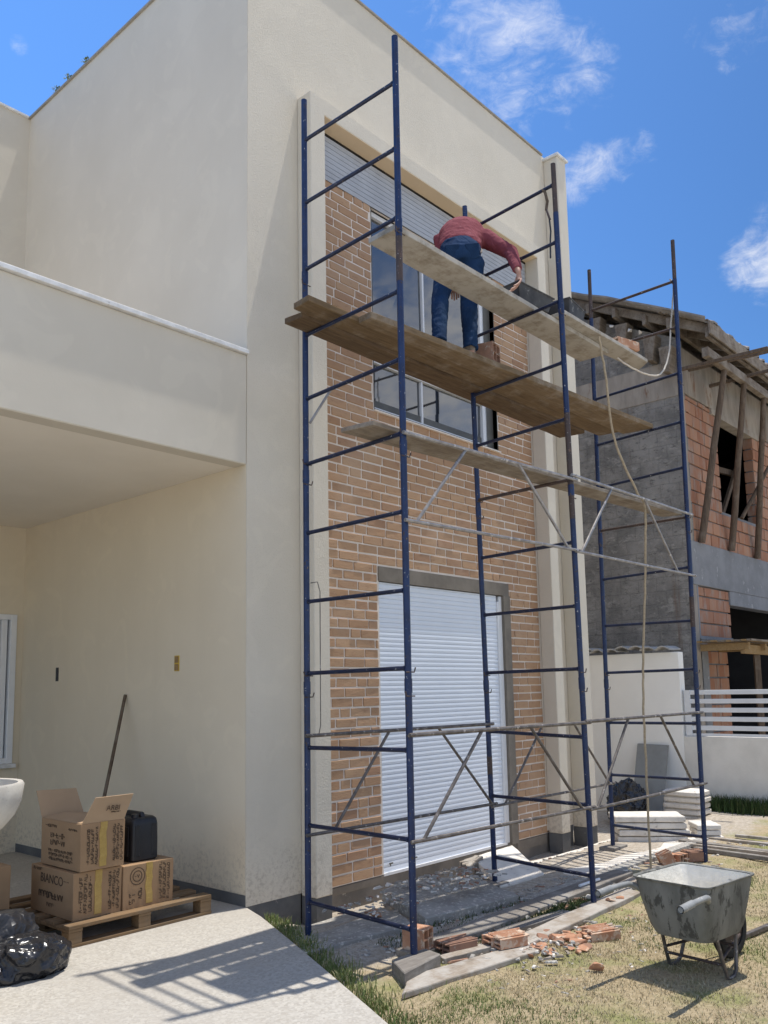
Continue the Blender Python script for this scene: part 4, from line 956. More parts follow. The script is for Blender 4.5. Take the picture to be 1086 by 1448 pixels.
# loose small debris: uncountable
mb = MB()
def debris(n, x0, x1, y0, y1, rmin, rmax, zoff=0.0, xs_=1):
    for _ in range(n):
        x = R.uniform(x0, x1); y = R.uniform(y0, y1); r = R.uniform(rmin, rmax); z = gz(x, y)+zoff
        a = R.uniform(0, 6.28); l = r*R.uniform(1, 2.6)*xs_; w = r*R.uniform(.5, 1); h = r*R.uniform(.25, .7); c, s_ = math.cos(a), math.sin(a)
        T = lambda u, v, q: (x+u*c-v*s_, y+u*s_+v*c, z+q)
        mb.m = R.choice((0, 1, 2, 2, 3, 3, 3))
        mb.hexa([T(-l,-w,-.004), T(l,-w*.7,-.004), T(l*.8,w,-.004), T(-l*.9,w*.8,-.004), T(-l*.8,-w*.8,h), T(l*.7,-w*.6,h*.8), T(l*.7,w*.8,h), T(-l*.7,w*.6,h*.7)])
debris(330, .0, 5.2, -1.68, -1.40, .006, .022); debris(240, -.1, 2.6, -1.62, -1.30, .006, .02)
debris(260, .6, 5.2, -.8, -.2, .006, .024); debris(200, -.3, 1.6, -2.0, -1.35, .005, .018); debris(220, 2.4, 5.2, -2.2, -1.6, .005, .02)
debris(240, .75, 1.7, -1.3, -.65, .006, .022, .16); debris(110, .1, .75, -1.2, -.6, .005, .016, .11); debris(150, -.2, 2.2, -2.9, -2.2, .004, .012); debris(130, .1, 1.3, -2.5, -2.05, .006, .02, .02); debris(150, -.1, 3.0, -2.05, -1.55, .006, .022, .012, 1.6); debris(160, 1.0, 3.0, -1.55, -1.42, .008, .02, 0, 1.8)
tag(mb.build('rubble', [M['whitestone'], M['tile_dull'], M['groundwood'], M['concrete']]), 'loose mortar crumbs and wood chips scattered along the house', 'rubble', kind='stuff')
# laths at the right
LTH = [((5.10,-1.27),(5.04,-3.4),.07,.03,'pale lath on the ground nearest the boundary wall'), ((4.74,-1.43),(4.42,-3.5),.09,.03,'widest lath in the timber strewn right of the far pole'), ((4.55,-1.60),(4.55,-3.2),.05,.035,'weathered lath crossing below the widest lath'),
       ((4.34,-1.75),(4.10,-3.3),.06,.04,'dark lath at the lawn edge behind the wheelbarrow'), ((5.32,-1.80),(5.40,-3.6),.06,.03,'short lath lying beside the dark grass')]
for i, (a, b, w, h, l) in enumerate(LTH):
    tag(MB().bar((a[0], a[1], gz(*a)+h/2+.004*i), (b[0], b[1], -.03+h/2+.02*(i % 2)), w, h).build('lath', M['groundwood'] if i % 2 == 0 else M['greywood'], bevel=.003), l, 'lath', 'laths strewn right of the scaffold')
tag(MB().bar((1.30,-3.16,-.015), (2.9,-3.36,-.01), .03, .03).build('metal_bar', M['galv'], bevel=.003), 'grey metal bar lying on the lawn behind the wheelbarrow', 'bar')
tag(MB().tube((2.10,-1.70,.02), (2.38,-1.73,.03), .012).build('stick', M['alu'], smooth=True), 'short white stick on the ground behind the left handle of the wheelbarrow', 'stick')

# ------------------------------------------------------------------ materials piled by the boundary wall
ax = Vector((.6,-.8,0)); ay = Vector((.8,.6,0)); o0 = Vector((4.43,-.87,-.03))
def stack_slab(o0, w, d, z, h, label, mat=M['whitestone'], name='stone_slab', group='white stone stack'):
    f = R.uniform(-.02, .02); p = [o0+ax*f, o0+ax*(w+f), o0+ax*(w+f)+ay*d, o0+ax*f+ay*d]
    c = [(q.x+R.uniform(-.008,.008), q.y+R.uniform(-.008,.008)) for q in p]
    return slab(name, c, z, z+h, mat, label, 'slab', group, bev=.008, jit=.01)
SL = ['lowest white stone slab of the low stack beside the rope', 'second white stone slab from the ground in the low stack', 'third white stone slab from the ground in the low stack', 'topmost white stone slab of the low stack beside the rope']
for k in range(4): stack_slab(o0, .74, .42, -.05+k*.072, .062, SL[k])
for k in range(3): stack_slab(Vector((5.02,-1.50,-.03)), .26, .34, -.05+k*.06, .053, ['lowest slab of the small white pile right of the low stack', 'middle slab of the small white pile right of the low stack', 'top slab of the small white pile right of the low stack'][k], group='small white slab pile')
SB = ['lowest white sack of the tall sack stack by the boundary wall', 'second sack from below in the tall sack stack', 'third sack from below in the tall sack stack', 'fourth sack from below in the tall sack stack', 'topmost white sack of the tall sack stack']
for k in range(5):
    mb = MB(); cx, cy, z = 6.75+R.uniform(-.015,.015), -.68+R.uniform(-.015,.015), -.10+k*.078
    rings = []
    for zz, s_ in ((.0,.88),(.018,1.0),(.058,1.0),(.076,.86)): rings.append([(cx+x, cy+y, z+zz) for x, y, _ in rrect(.20*s_, .255*s_, .07, 0)])
    loft(mb, rings, True, True); tag(mb.build('cement_sack', M['whitestone'], smooth=True), SB[k], 'sack', 'stacked sacks')
MBp = MB().hexa([(6.98,-.21,-.12),(7.02,.25,-.12),(7.05,.25,-.12),(7.01,-.21,-.12),(7.375,-.185,.80),(7.395,.285,.81),(7.425,.285,.81),(7.405,-.185,.80)])
tag(MBp.build('grey_sheet', M['panel'], bevel=.004), 'tall grey panel leaning on the white boundary wall', 'panel')
def blob(name, c, size, mat, label, cat, seed, amp=.22, group=None, parent=None, flat=.25, fs=3.0):
    from mathutils import noise as mn
    bm = bmesh.new(); bmesh.ops.create_icosphere(bm, subdivisions=5, radius=1)
    off = Vector((seed*3.1, seed*1.7, seed*.9))
    for v in bm.verts:
        d = v.co.normalized()
        n_ = mn.fractal(d*1.1+off, 1.1, 2.0, 2)
        rg = 1-abs(mn.noise(d*fs+off*2)); rg2 = 1-abs(mn.noise(d*fs*2.3+off))
        r = 1+amp*n_*.8+amp*.55*(rg**3-.4)+amp*.3*(rg2**4-.3)
        p = d*r
        if p.z < -flat*1.6: p.z = -flat*1.6
        v.co = Vector((p.x*size[0], p.y*size[1], p.z*size[2]))
    zmin = min(v.co.z for v in bm.verts)
    for v in bm.verts: v.co.z -= zmin
    me = bpy.data.meshes.new(name); bm.to_mesh(me); bm.free(); me.materials.append(mat)
    me.polygons.foreach_set('use_smooth', [True]*len(me.polygons))
    o = bpy.data.objects.new(name, me); COL.objects.link(o); o.location = c
    return tag(o, label, cat, group)
blob('rubbish_bag', (6.5,.03,-.12), (.25,.25,.36), M['bag'], 'black rubbish bag slumped against the grey panel by the boundary wall', 'rubbish bag', 3, .3)

# ------------------------------------------------------------------ boundary wall and fence
BW = empty('boundary_wall', (7.55,0,-.3), 'white boundary wall, tall behind the house and low towards the street', 'wall')
XW = 7.45
MB().box((XW, -.38, -.4), (XW+.16, 9, 2.10)).build('tall_wall', M['limewash'], BW, bevel=.006)
MB().box((XW+.004, -9, -.4), (XW+.156, -.381, .925)).build('low_wall', M['oldwash'], BW, bevel=.006)
for i in range(7):
    mb = MB(); y0 = -.30+i*.40
    n = 12
    vs = []
    for k in range(n+1):
        t = k/n; y = y0+.45*t
        z = 2.135+.045*abs(math.sin(t*math.pi*2))+R.uniform(-.004,.004)+(.025 if i % 2 else 0)
        for (x, dz) in ((XW-.10, -.01), (XW+.28, .0)): vs += [(x, y, z+dz), (x, y, z+dz+.018)]
    fs = []
    for k in range(n):
        a = 4*k; b = a+4
        fs += [(a, b, b+2, a+2), (a+1, a+3, b+3, b+1), (a, a+1, b+1, b), (a+2, b+2, b+3, a+3)]
    fs += [(0,2,3,1), (4*n, 4*n+1, 4*n+3, 4*n+2)]
    mb.add(vs, fs); mb.build('coping_tile', M['fibro'], BW, smooth=True)
SF = empty('slat_fence', (XW+.05,-4,.93), 'white steel slat fence mounted on the low boundary wall', 'fence')
for k in range(5):
    z = 1.010+k*.1215; MB().box((XW+.035, -8.9, z), (XW+.060, -.47, z+.062)).build('slat', M['steel'], SF, bevel=.003)
MB().box((XW+.030, -8.9, .934), (XW+.065, -.44, .965)).build('bottom_rail', M['steel'], SF)
for y in (-.44, -2.6, -4.8, -7.0): MB().box((XW+.061, y, .934), (XW+.10, y+.05, 1.56)).build('post', M['steel'], SF)
MB().box((XW+.02, -.50, .934), (XW+.034, -.42, 1.56)).build('end_plate', M['steel'], SF)

# ------------------------------------------------------------------ unfinished house next door
N = empty('unfinished_house', (10.5, 3, -.3), 'unfinished two storey house of raw clay blocks and grey render', 'house')
NX, NY = 8.175, -.352
SLP = .507; EY, EZ = -1.0, 7.0
roofz = lambda y: EZ+SLP*(y-EY)
MB().prism([(NY,-.4),(9,-.4),(9,roofz(3.2)-.35),(3.2,roofz(3.2)-.35),(NY,roofz(NY)-.36)], NX, NX+.2, 'x').build('side_wall', M['cement'], N)
# smooth ring beam high on the side wall and corner pillar
MB().box((NX-.012, NY+.02, 6.05), (NX-.0005, 6, 6.62)).build('ring_beam', M['beamc'], N)
MB().box((NX-.018, NY-.012, -.3), (NX+.13, NY-.0005, 6.85)).build('corner_pillar', M['beamc'], N)
fw = MB()
def F(x0, x1, z0, z1, y0=NY, y1=NY+.18): fw.box((x0, y0, z0), (x1, y1, z1))
WX0, WX1, WZ0, WZ1 = 9.62, 11.30, 4.46, 6.12
blocks = MB()
def block_wall(x0, x1, z0, z1, y=NY, holes=()):
    z = z0; row = 0
    while z < z1-.03:
        h = min(.193, z1-z-.004); x = x0-(0 if row % 2 else .1)
        while x < x1:
            a, b = max(x, x0), min(x+.285, x1)
            segs = [(a, b)]
            for (ox0, ox1, oz0, oz1) in holes:
                if z+h*.5 > oz0 and z+h*.5 < oz1:
                    ns = []
                    for p, q in segs:
                        if q <= ox0 or p >= ox1: ns.append((p, q)); continue
                        if p < ox0: ns.append((p, ox0))
                        if q > ox1: ns.append((ox1, q))
                    segs = ns
            for p, q in segs:
                if q-p < .04: continue
                d = R.uniform(-.007, .007); g_ = R.uniform(.006, .014)
                blocks.hexa([(p, y+d, z), (q-g_, y+d+R.uniform(-.004,.004), z), (q-g_, y+.17, z), (p, y+.17, z), (p, y+d, z+h-.013), (q-g_, y+d, z+h-.011), (q-g_, y+.17, z+h-.012), (p, y+.17, z+h-.012)])
            x += .285
        z += .205; row += 1
block_wall(NX+.13, 15, 3.79, 6.12, holes=((WX0, WX1, WZ0, WZ1),))
block_wall(NX+.18, 9.66, 2.36, 3.12, NY+.004)
block_wall(NX+.45, 9.58, -.3, 2.30, NY+.06)
blocks.build('block_masonry', M['hollow'], N, bevel=.005)
F(NX+.13, WX0-.03, 3.79, 6.12, NY+.03, NY+.15); F(WX1+.03, 15, 3.79, 6.12, NY+.03, NY+.15); F(WX0, WX1, 3.79, WZ0-.02, NY+.03, NY+.16)
F(NX+.45, 9.57, -.3, 2.3, NY+.09, NY+.2); F(NX+.18, 9.65, 2.36, 3.12, NY+.04, NY+.16)
fw.build('mortar_core', M['cement2'], N)
MB().box((NX+.004, NY-.03, 3.12), (15, NY+.18, 3.785)).box((9.62, NY-.025, 2.89), (15, NY+.18, 3.119)).box((NX+.131, NY-.02, 2.31), (NX+.178, NY+.17, 3.119)).box((NX+.131, NY-.0, -.3), (NX+.448, NY+.2, 2.36)).box((NX+.18, NY-.015, 2.30), (9.66, NY+.17, 2.358)).build('floor_band', M['cement2'], N, bevel=.006)
MB().box((NX+.13, NY-.012, 6.121), (15, NY+.18, 6.86)).box((WX0-.25, NY-.03, 6.02), (WX1+.3, NY+.16, 6.12)).build('lintel_beam', M['beamc'], N, bevel=.005)
# dark rooms behind the openings
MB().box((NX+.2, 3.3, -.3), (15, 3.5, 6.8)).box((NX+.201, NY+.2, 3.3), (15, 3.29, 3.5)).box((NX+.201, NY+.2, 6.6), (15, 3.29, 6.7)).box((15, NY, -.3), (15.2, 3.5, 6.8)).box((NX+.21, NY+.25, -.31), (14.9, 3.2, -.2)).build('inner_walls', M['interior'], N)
MB().box((10.75, .9, 4.46), (11.05, 1.2, 6.1)).build('inner_pier', M['hollow'], N)
MB().bar((9.75,.1,5.35), (11.3,.0,5.42), .06, .10).bar((10.35,-.05,4.45), (11.25,-.1,5.6), .05, .07).build('inner_brace', M['propwood'], N)
# roof: corrugated tiles, rafters, purlins, eave boards
mb = MB(); nx_, ny_ = 150, 14; X0, X1 = 7.76, 17.0
vs = []
for j in range(ny_+1):
    y = EY+(4.5-EY)*j/ny_
    for i in range(nx_+1):
        x = X0+(X1-X0)*i/nx_; w = .028*math.sin(x*2*math.pi/.24)+R.uniform(-.006,.006); st = .03*((j*2.2) % 1)
        vs.append((x, y+((R.uniform(-.03,.03)+.05*math.sin(i*.9)*(i//8 % 3 == 0)) if j == 0 else 0), roofz(y)+w+st-.03))
m = len(vs); vs += [(x, y, z-.03) for x, y, z in vs]
fs = []
for j in range(ny_):
    for i in range(nx_):
        a = j*(nx_+1)+i; q = (a, a+1, a+nx_+2, a+nx_+1); fs += [q, tuple(m+k for k in q[::-1])]
for i in range(nx_): fs.append((i+1, i, m+i, m+i+1))
for j in range(ny_):
    a = j*(nx_+1); fs.append((a, a+nx_+1, m+a+nx_+1, m+a))
mb.add(vs, fs); RF = mb.build('roof', M['rooft'], N, smooth=False)
x = 8.0
while x < 15:
    MB().bar((x, EY+.03, roofz(EY)-.145), (x, 3.0, roofz(3.0)-.145), .055, .13).build('rafter', M['rafter'], RF); x += .52
for i, y in enumerate((-.93, -.38, .02, .50, .95, 1.6)):
    MB().bar((NX-.28-R.uniform(0,.06), y, roofz(y)-.235+.02*(i % 2)), (15, y, roofz(y)-.235), .06 if i else .05, .16).build('purlin', M['rafter'], RF, bevel=.004)
for i in range(9):   # soffit laths seen from below
    y = EY+.05+i*.085; MB().bar((7.82+R.uniform(-.03,.05), y, roofz(y)-.065), (15, y, roofz(y)-.065), .06, .02).build('soffit_lath', M['rafter'], RF)
MB().box((7.80, EY-.02, EZ-.27), (15, EY+.01, EZ-.07)).build('fascia_board', M['rafter'], RF, bevel=.004)
MB().bar((7.80, -.92, 6.47), (15, -.92, 6.42), .10, .14).build('eave_beam', M['rafter'], N, bevel=.005)
for y, z in ((.9, 7.62), (.45, 7.38), (.0, 7.05), (-.25,6.80)):  # rough brackets under the verge
    MB().prism([(y-.05, z-.42), (y+.06, z-.40), (y+.10, z), (y-.12, z-.02)], NX-.22, NX-.0, 'x').build('verge_bracket', M['rafter'], N, bevel=.004)
for y, z in ((.62, 7.36), (.30, 7.20), (.14, 7.12)):
    chunk('mortar_dab', (NX-.2, y, z), .05, M['whitestone'], None, None).parent = N
    bpy.data.objects[-1] if False else None
for o in [o for o in bpy.data.objects if o.parent == N and o.name.startswith('mortar_dab')]: o.location -= N.location
for a, b in (((7.95,-.45,6.36), (7.95,-1.75,6.33)), ((8.55,-.25,6.55), (8.6,-1.9,6.52)), ((9.4,-.3,6.5), (9.45,-2.3,6.55))):
    MB().bar(a, b, .05, .05).build('outrigger', M['propwood'], N, bevel=.004)
for i, (t, b, l) in enumerate((((8.55,-.92,6.43),(8.50,-.41,3.785),'leaning timber prop nearest the corner of the unfinished house'), ((9.38,-.92,6.41),(9.74,-.41,3.785),'leaning timber prop crossing the left side of the dark upper window'),
                               ((10.3,-.92,6.40),(10.95,-.41,3.785),'leaning timber prop at the right side of the dark upper window'), ((11.2,-.95,5.9),(10.4,-.38,4.42),'thin diagonal prop crossing between two leaning timbers'))):
    mb = MB(); t = Vector(t); b = Vector(b); k = t-b
    mb.path([b, b+k*.25+Vector((.015,0,0)), b+k*.55+Vector((-.01,.0,0)), b+k*.8+Vector((.008,0,0)), t], .05 if i < 3 else .032, n=10, rf=lambda q: 1.1-.25*q)
    tag(mb.build('timber_prop', M['propwood'], smooth=True), l, 'prop', 'timber props under the eave')
# wooden canopy over the lower opening
CN = []
MB().bar((NX+.05,-1.0,2.13), (15,-1.0,2.10), .06, .13).bar((NX+.06,NY-.05,2.17), (NX+.06,-1.1,2.17), .06, .10).bar((NX+.75,NY-.05,2.17), (NX+.75,-1.1,2.17), .06, .10).build('canopy_beam', M['yellowwood'], N, bevel=.004)
for i in range(11):
    y = -.43-.07*i; MB().box((NX-.05+R.uniform(-.06,.04), y-.033, 2.235+R.uniform(0,.012)), (15, y+.033, 2.262+R.uniform(0,.012))).build('canopy_board', M['rafter'] if i % 3 else M['yellowwood'], N)
MB().bar((NX+.73,-.95,-.1), (NX+.70,-.97,2.06), .08, .08).build('canopy_post', M['propwood'], N)
MB().box((9.9,-1.25,2.30), (11.6,-.6,2.325)).build('metal_sheet', M['galvl'], N)

# ------------------------------------------------------------------ pallet, cartons and bags in the carport
PA = empty('pallet', (-.86,.58,0), 'bare wooden pallet on the carport floor against the wall', 'pallet')
x0, x1, y0, y1 = -1.43, -.285, .05, 1.17
for i in range(6):
    y = y0+i*(y1-y0-.1)/5; MB().box((x0+R.uniform(-.006,.006), y, .118), (x1+R.uniform(-.006,.006), y+.10, .140+R.uniform(0,.003))).build('top_slat', M['pallet'], PA, bevel=.003)
for x in (x0, (x0+x1)/2-.05, x1-.10):
    MB().box((x, y0+.003, .098), (x+.10, y1-.003, .1175)).build('stringer_board', M['pallet'], PA, bevel=.002)
    for y in (y0+.004, (y0+y1)/2-.05, y1-.104): MB().box((x+.002, y, .022), (x+.098, y+.10, .0975)).build('block', M['pallet'], PA, bevel=.003)
for y in (y0+.002, (y0+y1)/2-.05, y1-.102): MB().box((x0, y, .002), (x1, y+.10, .0215)).build('bottom_board', M['pallet'], PA, bevel=.002)

def text_mesh(s, size):
    cu = bpy.data.curves.new('print', 'FONT'); cu.body = s; cu.size = size; cu.extrude = .0006
    o = bpy.data.objects.new('print', cu); COL.objects.link(o)
    dg = bpy.context.evaluated_depsgraph_get(); dg.update()
    me = bpy.data.meshes.new_from_object(o.evaluated_get(dg)); bpy.data.objects.remove(o); return me
def put_text(s, size, origin, xdir, ydir, parent, mat=None):
    me = text_mesh(s, size); me.materials.clear(); me.materials.append(mat or M['ink'])
    o = bpy.data.objects.new('printed_text', me); COL.objects.link(o); o.parent = parent
    xd, yd = Vector(xdir).normalized(), Vector(ydir).normalized(); zd = xd.cross(yd)
    m = Matrix((xd, yd, zd)).transposed().to_4x4(); m.translation = Vector(origin)-wloc(parent)
    o.matrix_local = m; return o
def scribble(mb, origin, xd, yd, w, h, n, rows, th=.0035):
    """small unreadable print: strokes and little frames laid on a face"""
    xd, yd = Vector(xd), Vector(yd); nz = xd.cross(yd).normalized()*.0009; o = Vector(origin)
    def stroke(u0, v0, u1, v1):
        p = o+xd*u0+yd*v0; q = o+xd*u1+yd*v1; d = (q-p)
        if d.length < 1e-4: return
        s_ = d.normalized().cross(nz.normalized())*th/2
        mb.add([p-s_+nz, q-s_+nz, q+s_+nz, p+s_+nz, p-s_, q-s_, q+s_, p+s_], [(0,1,2,3),(7,6,5,4),(0,4,5,1),(1,5,6,2),(2,6,7,3),(3,7,4,0)])
    for r in range(rows):
        v = h*(r+.15)/rows; hh = h/rows*.62; u = R.uniform(0, w*.08)
        while u < w*.95:
            cw = R.uniform(.5, .9)*abs(hh)
            k = R.random()
            if k < .3: stroke(u, v, u, v+hh); stroke(u, v+hh, u+cw, v+hh); stroke(u+cw, v+hh, u+cw, v+hh*.4)
            elif k < .55: stroke(u, v, u+cw, v); stroke(u, v, u, v+hh); stroke(u, v+hh*.5, u+cw*.8, v+hh*.5)
            elif k < .75: stroke(u, v+hh, u+cw*.5, v); stroke(u+cw*.5, v, u+cw, v+hh)
            elif k < .85: stroke(u, v, u+cw, v); stroke(u+cw, v, u+cw, v+hh); stroke(u+cw, v+hh, u, v+hh); stroke(u, v+hh, u, v)
            else: stroke(u, v+hh*.5, u+cw, v+hh*.5)
            u += cw+abs(hh)*.3
def carton(x0, x1, y0, y1, z0, z1, label, name='cardboard_box', open_=False):
    t = empty(name, ((x0+x1)/2, (y0+y1)/2, z0), label, 'box')
    c = .004
    b = MB(); b.hexa([(x0,y0,z0),(x1,y0,z0),(x1,y1,z0),(x0,y1,z0),(x0-.004,y0-.003,z1),(x1+.003,y0-.004,z1),(x1+.002,y1+.003,z1),(x0-.003,y1+.002,z1)])
    b.build('carton', M['card'], t, bevel=.004, seg=2)
    # tape down the front face
    xm = (x0+x1)/2
    zt = z1; tp = MB(); n = 8; wv = [xm+R.uniform(-.006,.006) for _ in range(n+1)]
    for i in range(n):
        a, q = z0+.02+(z1-z0-.02)*i/n, z0+.02+(z1-z0-.02)*(i+1)/n
        tp.hexa([(wv[i]-.026,y0-.0055,a),(wv[i]+.026,y0-.0055,a),(wv[i]+.026,y0-.0008,a),(wv[i]-.026,y0-.0008,a),(wv[i+1]-.026,y0-.0065,q),(wv[i+1]+.026,y0-.0065,q),(wv[i+1]+.026,y0-.0008,q),(wv[i+1]-.026,y0-.0008,q)])
    tp.build('tape', M['tape'], t)
    return t
GB = 'cartons stacked on the pallet'
B1 = carton(-1.355,-.995,.145,.74,.142,.452, 'lower cardboard box printed BIANCO on the left of the pallet'); B1['group'] = GB
put_text('BIANCO', .085, (-1.360,.60,.352), (0,-1,0), (0,0,1), B1)
mb = MB(); scribble(mb, (-1.361,.62,.245), (0,-1,0), (0,0,1), .36, .06, 9, 1, .009); scribble(mb, (-1.361,.70,.42), (0,-1,0), (0,0,1), .13, .03, 5, 1); scribble(mb, (-1.361,.27,.36), (0,-1,0), (0,0,1), .07, .06, 5, 1); scribble(mb, (-1.361,.5,.19), (0,-1,0), (0,0,1), .1, .04, 5, 1)
scribble(mb, (-1.32,.1395,.17), (0,0,1), (-1,0,0), .26, -.105, 9, 3, .0042); scribble(mb, (-1.10,.1395,.17), (0,0,1), (-1,0,0), .26, -.09, 9, 3, .0042)
mb.build('printed_marks', M['ink'], B1)
B2 = carton(-.985,-.575,.135,.52,.142,.442, 'small sealed cardboard box under the black jerrycan'); B2['group'] = GB
mb = MB(); cc = Vector((-.875,.130,.36))
for k in range(28):
    a0, a1 = 2*math.pi*k/28, 2*math.pi*(k+1)/28
    for rr in (.058, .036):
        p = cc+Vector((math.cos(a0)*rr,0,math.sin(a0)*rr)); q = cc+Vector((math.cos(a1)*rr,0,math.sin(a1)*rr)); e = Vector((0,-.001,0)); r_ = (p-cc).normalized()*.003
        mb.add([p-r_+e,q-r_+e,q+r_+e,p+r_+e,p-r_,q-r_,q+r_,p+r_],[(0,1,2,3),(7,6,5,4),(0,4,5,1),(2,6,7,3)])
scribble(mb, (-.90,.1300,.345), (1,0,0), (0,0,1), .05, .035, 3, 1); scribble(mb, (-.94,.1300,.17), (1,0,0), (0,0,1), .05, .09, 3, 2, .005); scribble(mb, (-.87,.1300,.20), (0,0,1), (-1,0,0), .08, -.04, 3, 1, .006)
scribble(mb, (-.70,.1300,.165), (0,0,1), (-1,0,0), .26, -.10, 9, 3, .0042); mb.build('printed_marks', M['ink'], B2)
B3 = carton(-1.33,-1.0,.11,.66,.460,.775, 'open topped upper cardboard box with two flaps standing up'); B3['group'] = GB
mb = MB(); mb.hexa([(-1.325,.108,.776),(-1.005,.108,.776),(-1.005,.113,.776),(-1.325,.113,.776),(-1.255,.065,.945),(-.958,.070,.945),(-.958,.075,.947),(-1.255,.070,.947)])
fl = mb.build('flap', M['cardin'], B3)
put_text('ARBI', .052, (-1.165,.0775,.850), (1,0,0), (.1,-.25,1), fl); mb = MB(); scribble(mb, (-1.13,.083,.832), (1,0,0), (.1,-.25,1), .08, .01, 4, 1, .004); mb.build('printed_marks', M['ink'], fl)
MB().hexa([(-1.333,.655,.776),(-1.01,.655,.776),(-1.01,.660,.776),(-1.333,.660,.776),(-1.36,.70,.965),(-1.05,.70,.955),(-1.05,.705,.955),(-1.36,.705,.965)]).build('flap', M['cardin'], B3)
MB().hexa([(-1.328,.12,.7765),(-1.16,.12,.7765),(-1.16,.65,.7765),(-1.328,.65,.7765),(-1.328,.12,.78),(-1.155,.12,.80),(-1.155,.65,.80),(-1.328,.65,.78)]).hexa([(-1.15,.12,.7765),(-1.005,.12,.7765),(-1.005,.65,.7765),(-1.15,.65,.7765),(-1.145,.12,.792),(-1.005,.12,.78),(-1.005,.65,.78),(-1.145,.65,.792)]).build('closed_flaps', M['cardin'], B3)
mb = MB(); scribble(mb, (-1.336,.60,.72), (0,-1,0), (0,0,1), .16, .03, 5, 1); scribble(mb, (-1.336,.52,.60), (0,-1,0), (0,0,1), .20, .10, 5, 2, .006); scribble(mb, (-1.336,.55,.50), (0,-1,0), (0,0,1), .36, .085, 9, 3, .004); scribble(mb, (-1.336,.28,.72), (0,-1,0), (0,0,1), .13, .02, 5, 1)
scribble(mb, (-1.29,.1045,.49), (0,0,1), (-1,0,0), .26, -.09, 9, 3, .0042); scribble(mb, (-1.095,.1045,.49), (0,0,1), (-1,0,0), .26, -.085, 9, 3, .0042); mb.build('printed_marks', M['ink'], B3)
B4 = carton(-1.98,-1.60,.55,1.05,.0,.50, 'shaded cardboard box on the floor left of the pallet')
# black jerrycan
JC = empty('jerrycan', (-.77,.33,.443), 'black plastic jerrycan standing on the small sealed box', 'jerrycan')
mb = MB(); loft(mb, [[(-.77+x, .33+y, z) for x, y, _ in rrect(.112*s_, .135*s_, .03, 0)] for z, s_ in ((.443,.92),(.455,1.0),(.60,1.0),(.70,.985),(.735,.93),(.75,.80))], True, True)
mb.build('body', M['black'], JC, smooth=True)
mb = MB(); mb.hexa([(-.79,.22,.74),(-.75,.22,.74),(-.75,.45,.74),(-.79,.45,.74),(-.787,.25,.785),(-.753,.25,.785),(-.753,.44,.785),(-.787,.44,.785)]); mb.build('handle', M['black'], JC, bevel=.01, seg=2)
MB().tube((-.83,.25,.74), (-.83,.25,.775), .028, n=16).build('cap', M['black'], JC, smooth=True)
for x in (-.885, -.655):
    MB().box((x-.004,.24,.48), (x+.004,.42,.69)).build('side_rib', M['black'], JC, bevel=.003)
for x in (-.84, -.70): MB().box((x-.02,.191,.48), (x+.02,.199,.70)).build('front_rib', M['black'], JC, bevel=.003)
# rubbish bags
blob('rubbish_bag', (-1.84,-.20,0), (.26,.20,.165), M['bag'], 'shiny black rubbish bag in the sun on the driveway', 'rubbish bag', 5, .26, fs=1.5)
blob('rubbish_bag', (-2.05,.14,0), (.42,.28,.245), M['cloth'], 'dull black rubbish bag behind the shiny one at the left edge', 'rubbish bag', 9, .26, fs=1.8)
tag(MB().path([(-.75,1.12,.0), (-.50,1.33,.55), (-.255,1.535,1.1), (-.02,1.735,1.636)], .0155, n=10, rf=lambda t: 1.05-.1*t).build('broom_handle', M['stick'], smooth=True), 'long wooden stick leaning on the carport wall behind the boxes', 'stick')
# stone basin at the left edge
BS = empty('stone_basin', (-2.43,-.60,.0), 'pale rounded stone basin jutting in at the left edge', 'basin')
mb = MB(); prof = [(.06,.885),(.14,.90),(.22,.945),(.275,1.01),(.305,1.08),(.318,1.172),(.310,1.185),(.285,1.182),(.27,1.10),(.20,1.0),(.0,.965)]
n = 40; vs = []
for r, z in prof:
    for i in range(n): a = 2*math.pi*i/n; vs.append((-2.43+max(r,.001)*math.cos(a), -.60+max(r,.001)*math.sin(a), z))
fs = [(k*n+i, k*n+(i+1) % n, (k+1)*n+(i+1) % n, (k+1)*n+i) for k in range(len(prof)-1) for i in range(n)]+[tuple(range(n-1,-1,-1))]
mb.add(vs, fs); mb.build('bowl', M['granite'], BS, smooth=True)
mb = MB(); loft(mb, [[(-2.43+r*math.cos(2*math.pi*i/24), -.60+r*math.sin(2*math.pi*i/24), z) for i in range(24)] for z, r in ((0,.16),(.05,.155),(.1,.09),(.75,.08),(.884,.10))], True, True); mb.build('pedestal', M['granite'], BS, smooth=True)

# ------------------------------------------------------------------ grass
def blades(name, pts, mat, label, hmin, hmax, w, lean=.7):
    vs = []; fs = []
    for (x, y) in pts:
        z = gz(x, y)-.004; a = R.uniform(0, 6.28); h = R.uniform(hmin, hmax); ww = w*R.uniform(.6, 1.2)
        dx, dy = math.cos(a), math.sin(a); l = h*lean*R.uniform(.1, 1.2); b = R.uniform(0, 6.28); lx, ly = math.cos(b)*l, math.sin(b)*l
        n = len(vs)
        vs += [(x-dx*ww, y-dy*ww, z), (x+dx*ww, y+dy*ww, z), (x+dx*ww*.7+lx*.45, y+dy*ww*.7+ly*.45, z+h*.6), (x-dx*ww*.7+lx*.45, y-dy*ww*.7+ly*.45, z+h*.6), (x+lx, y+ly, z+h*R.uniform(.75,1))]
        fs += [(n, n+1, n+2, n+3), (n+3, n+2, n+4)]
    me = bpy.data.meshes.new(name); me.from_pydata(vs, [], fs); me.materials.append(mat)
    o = bpy.data.objects.new(name, me); COL.objects.link(o)
    return tag(o, label, 'grass', kind='stuff')
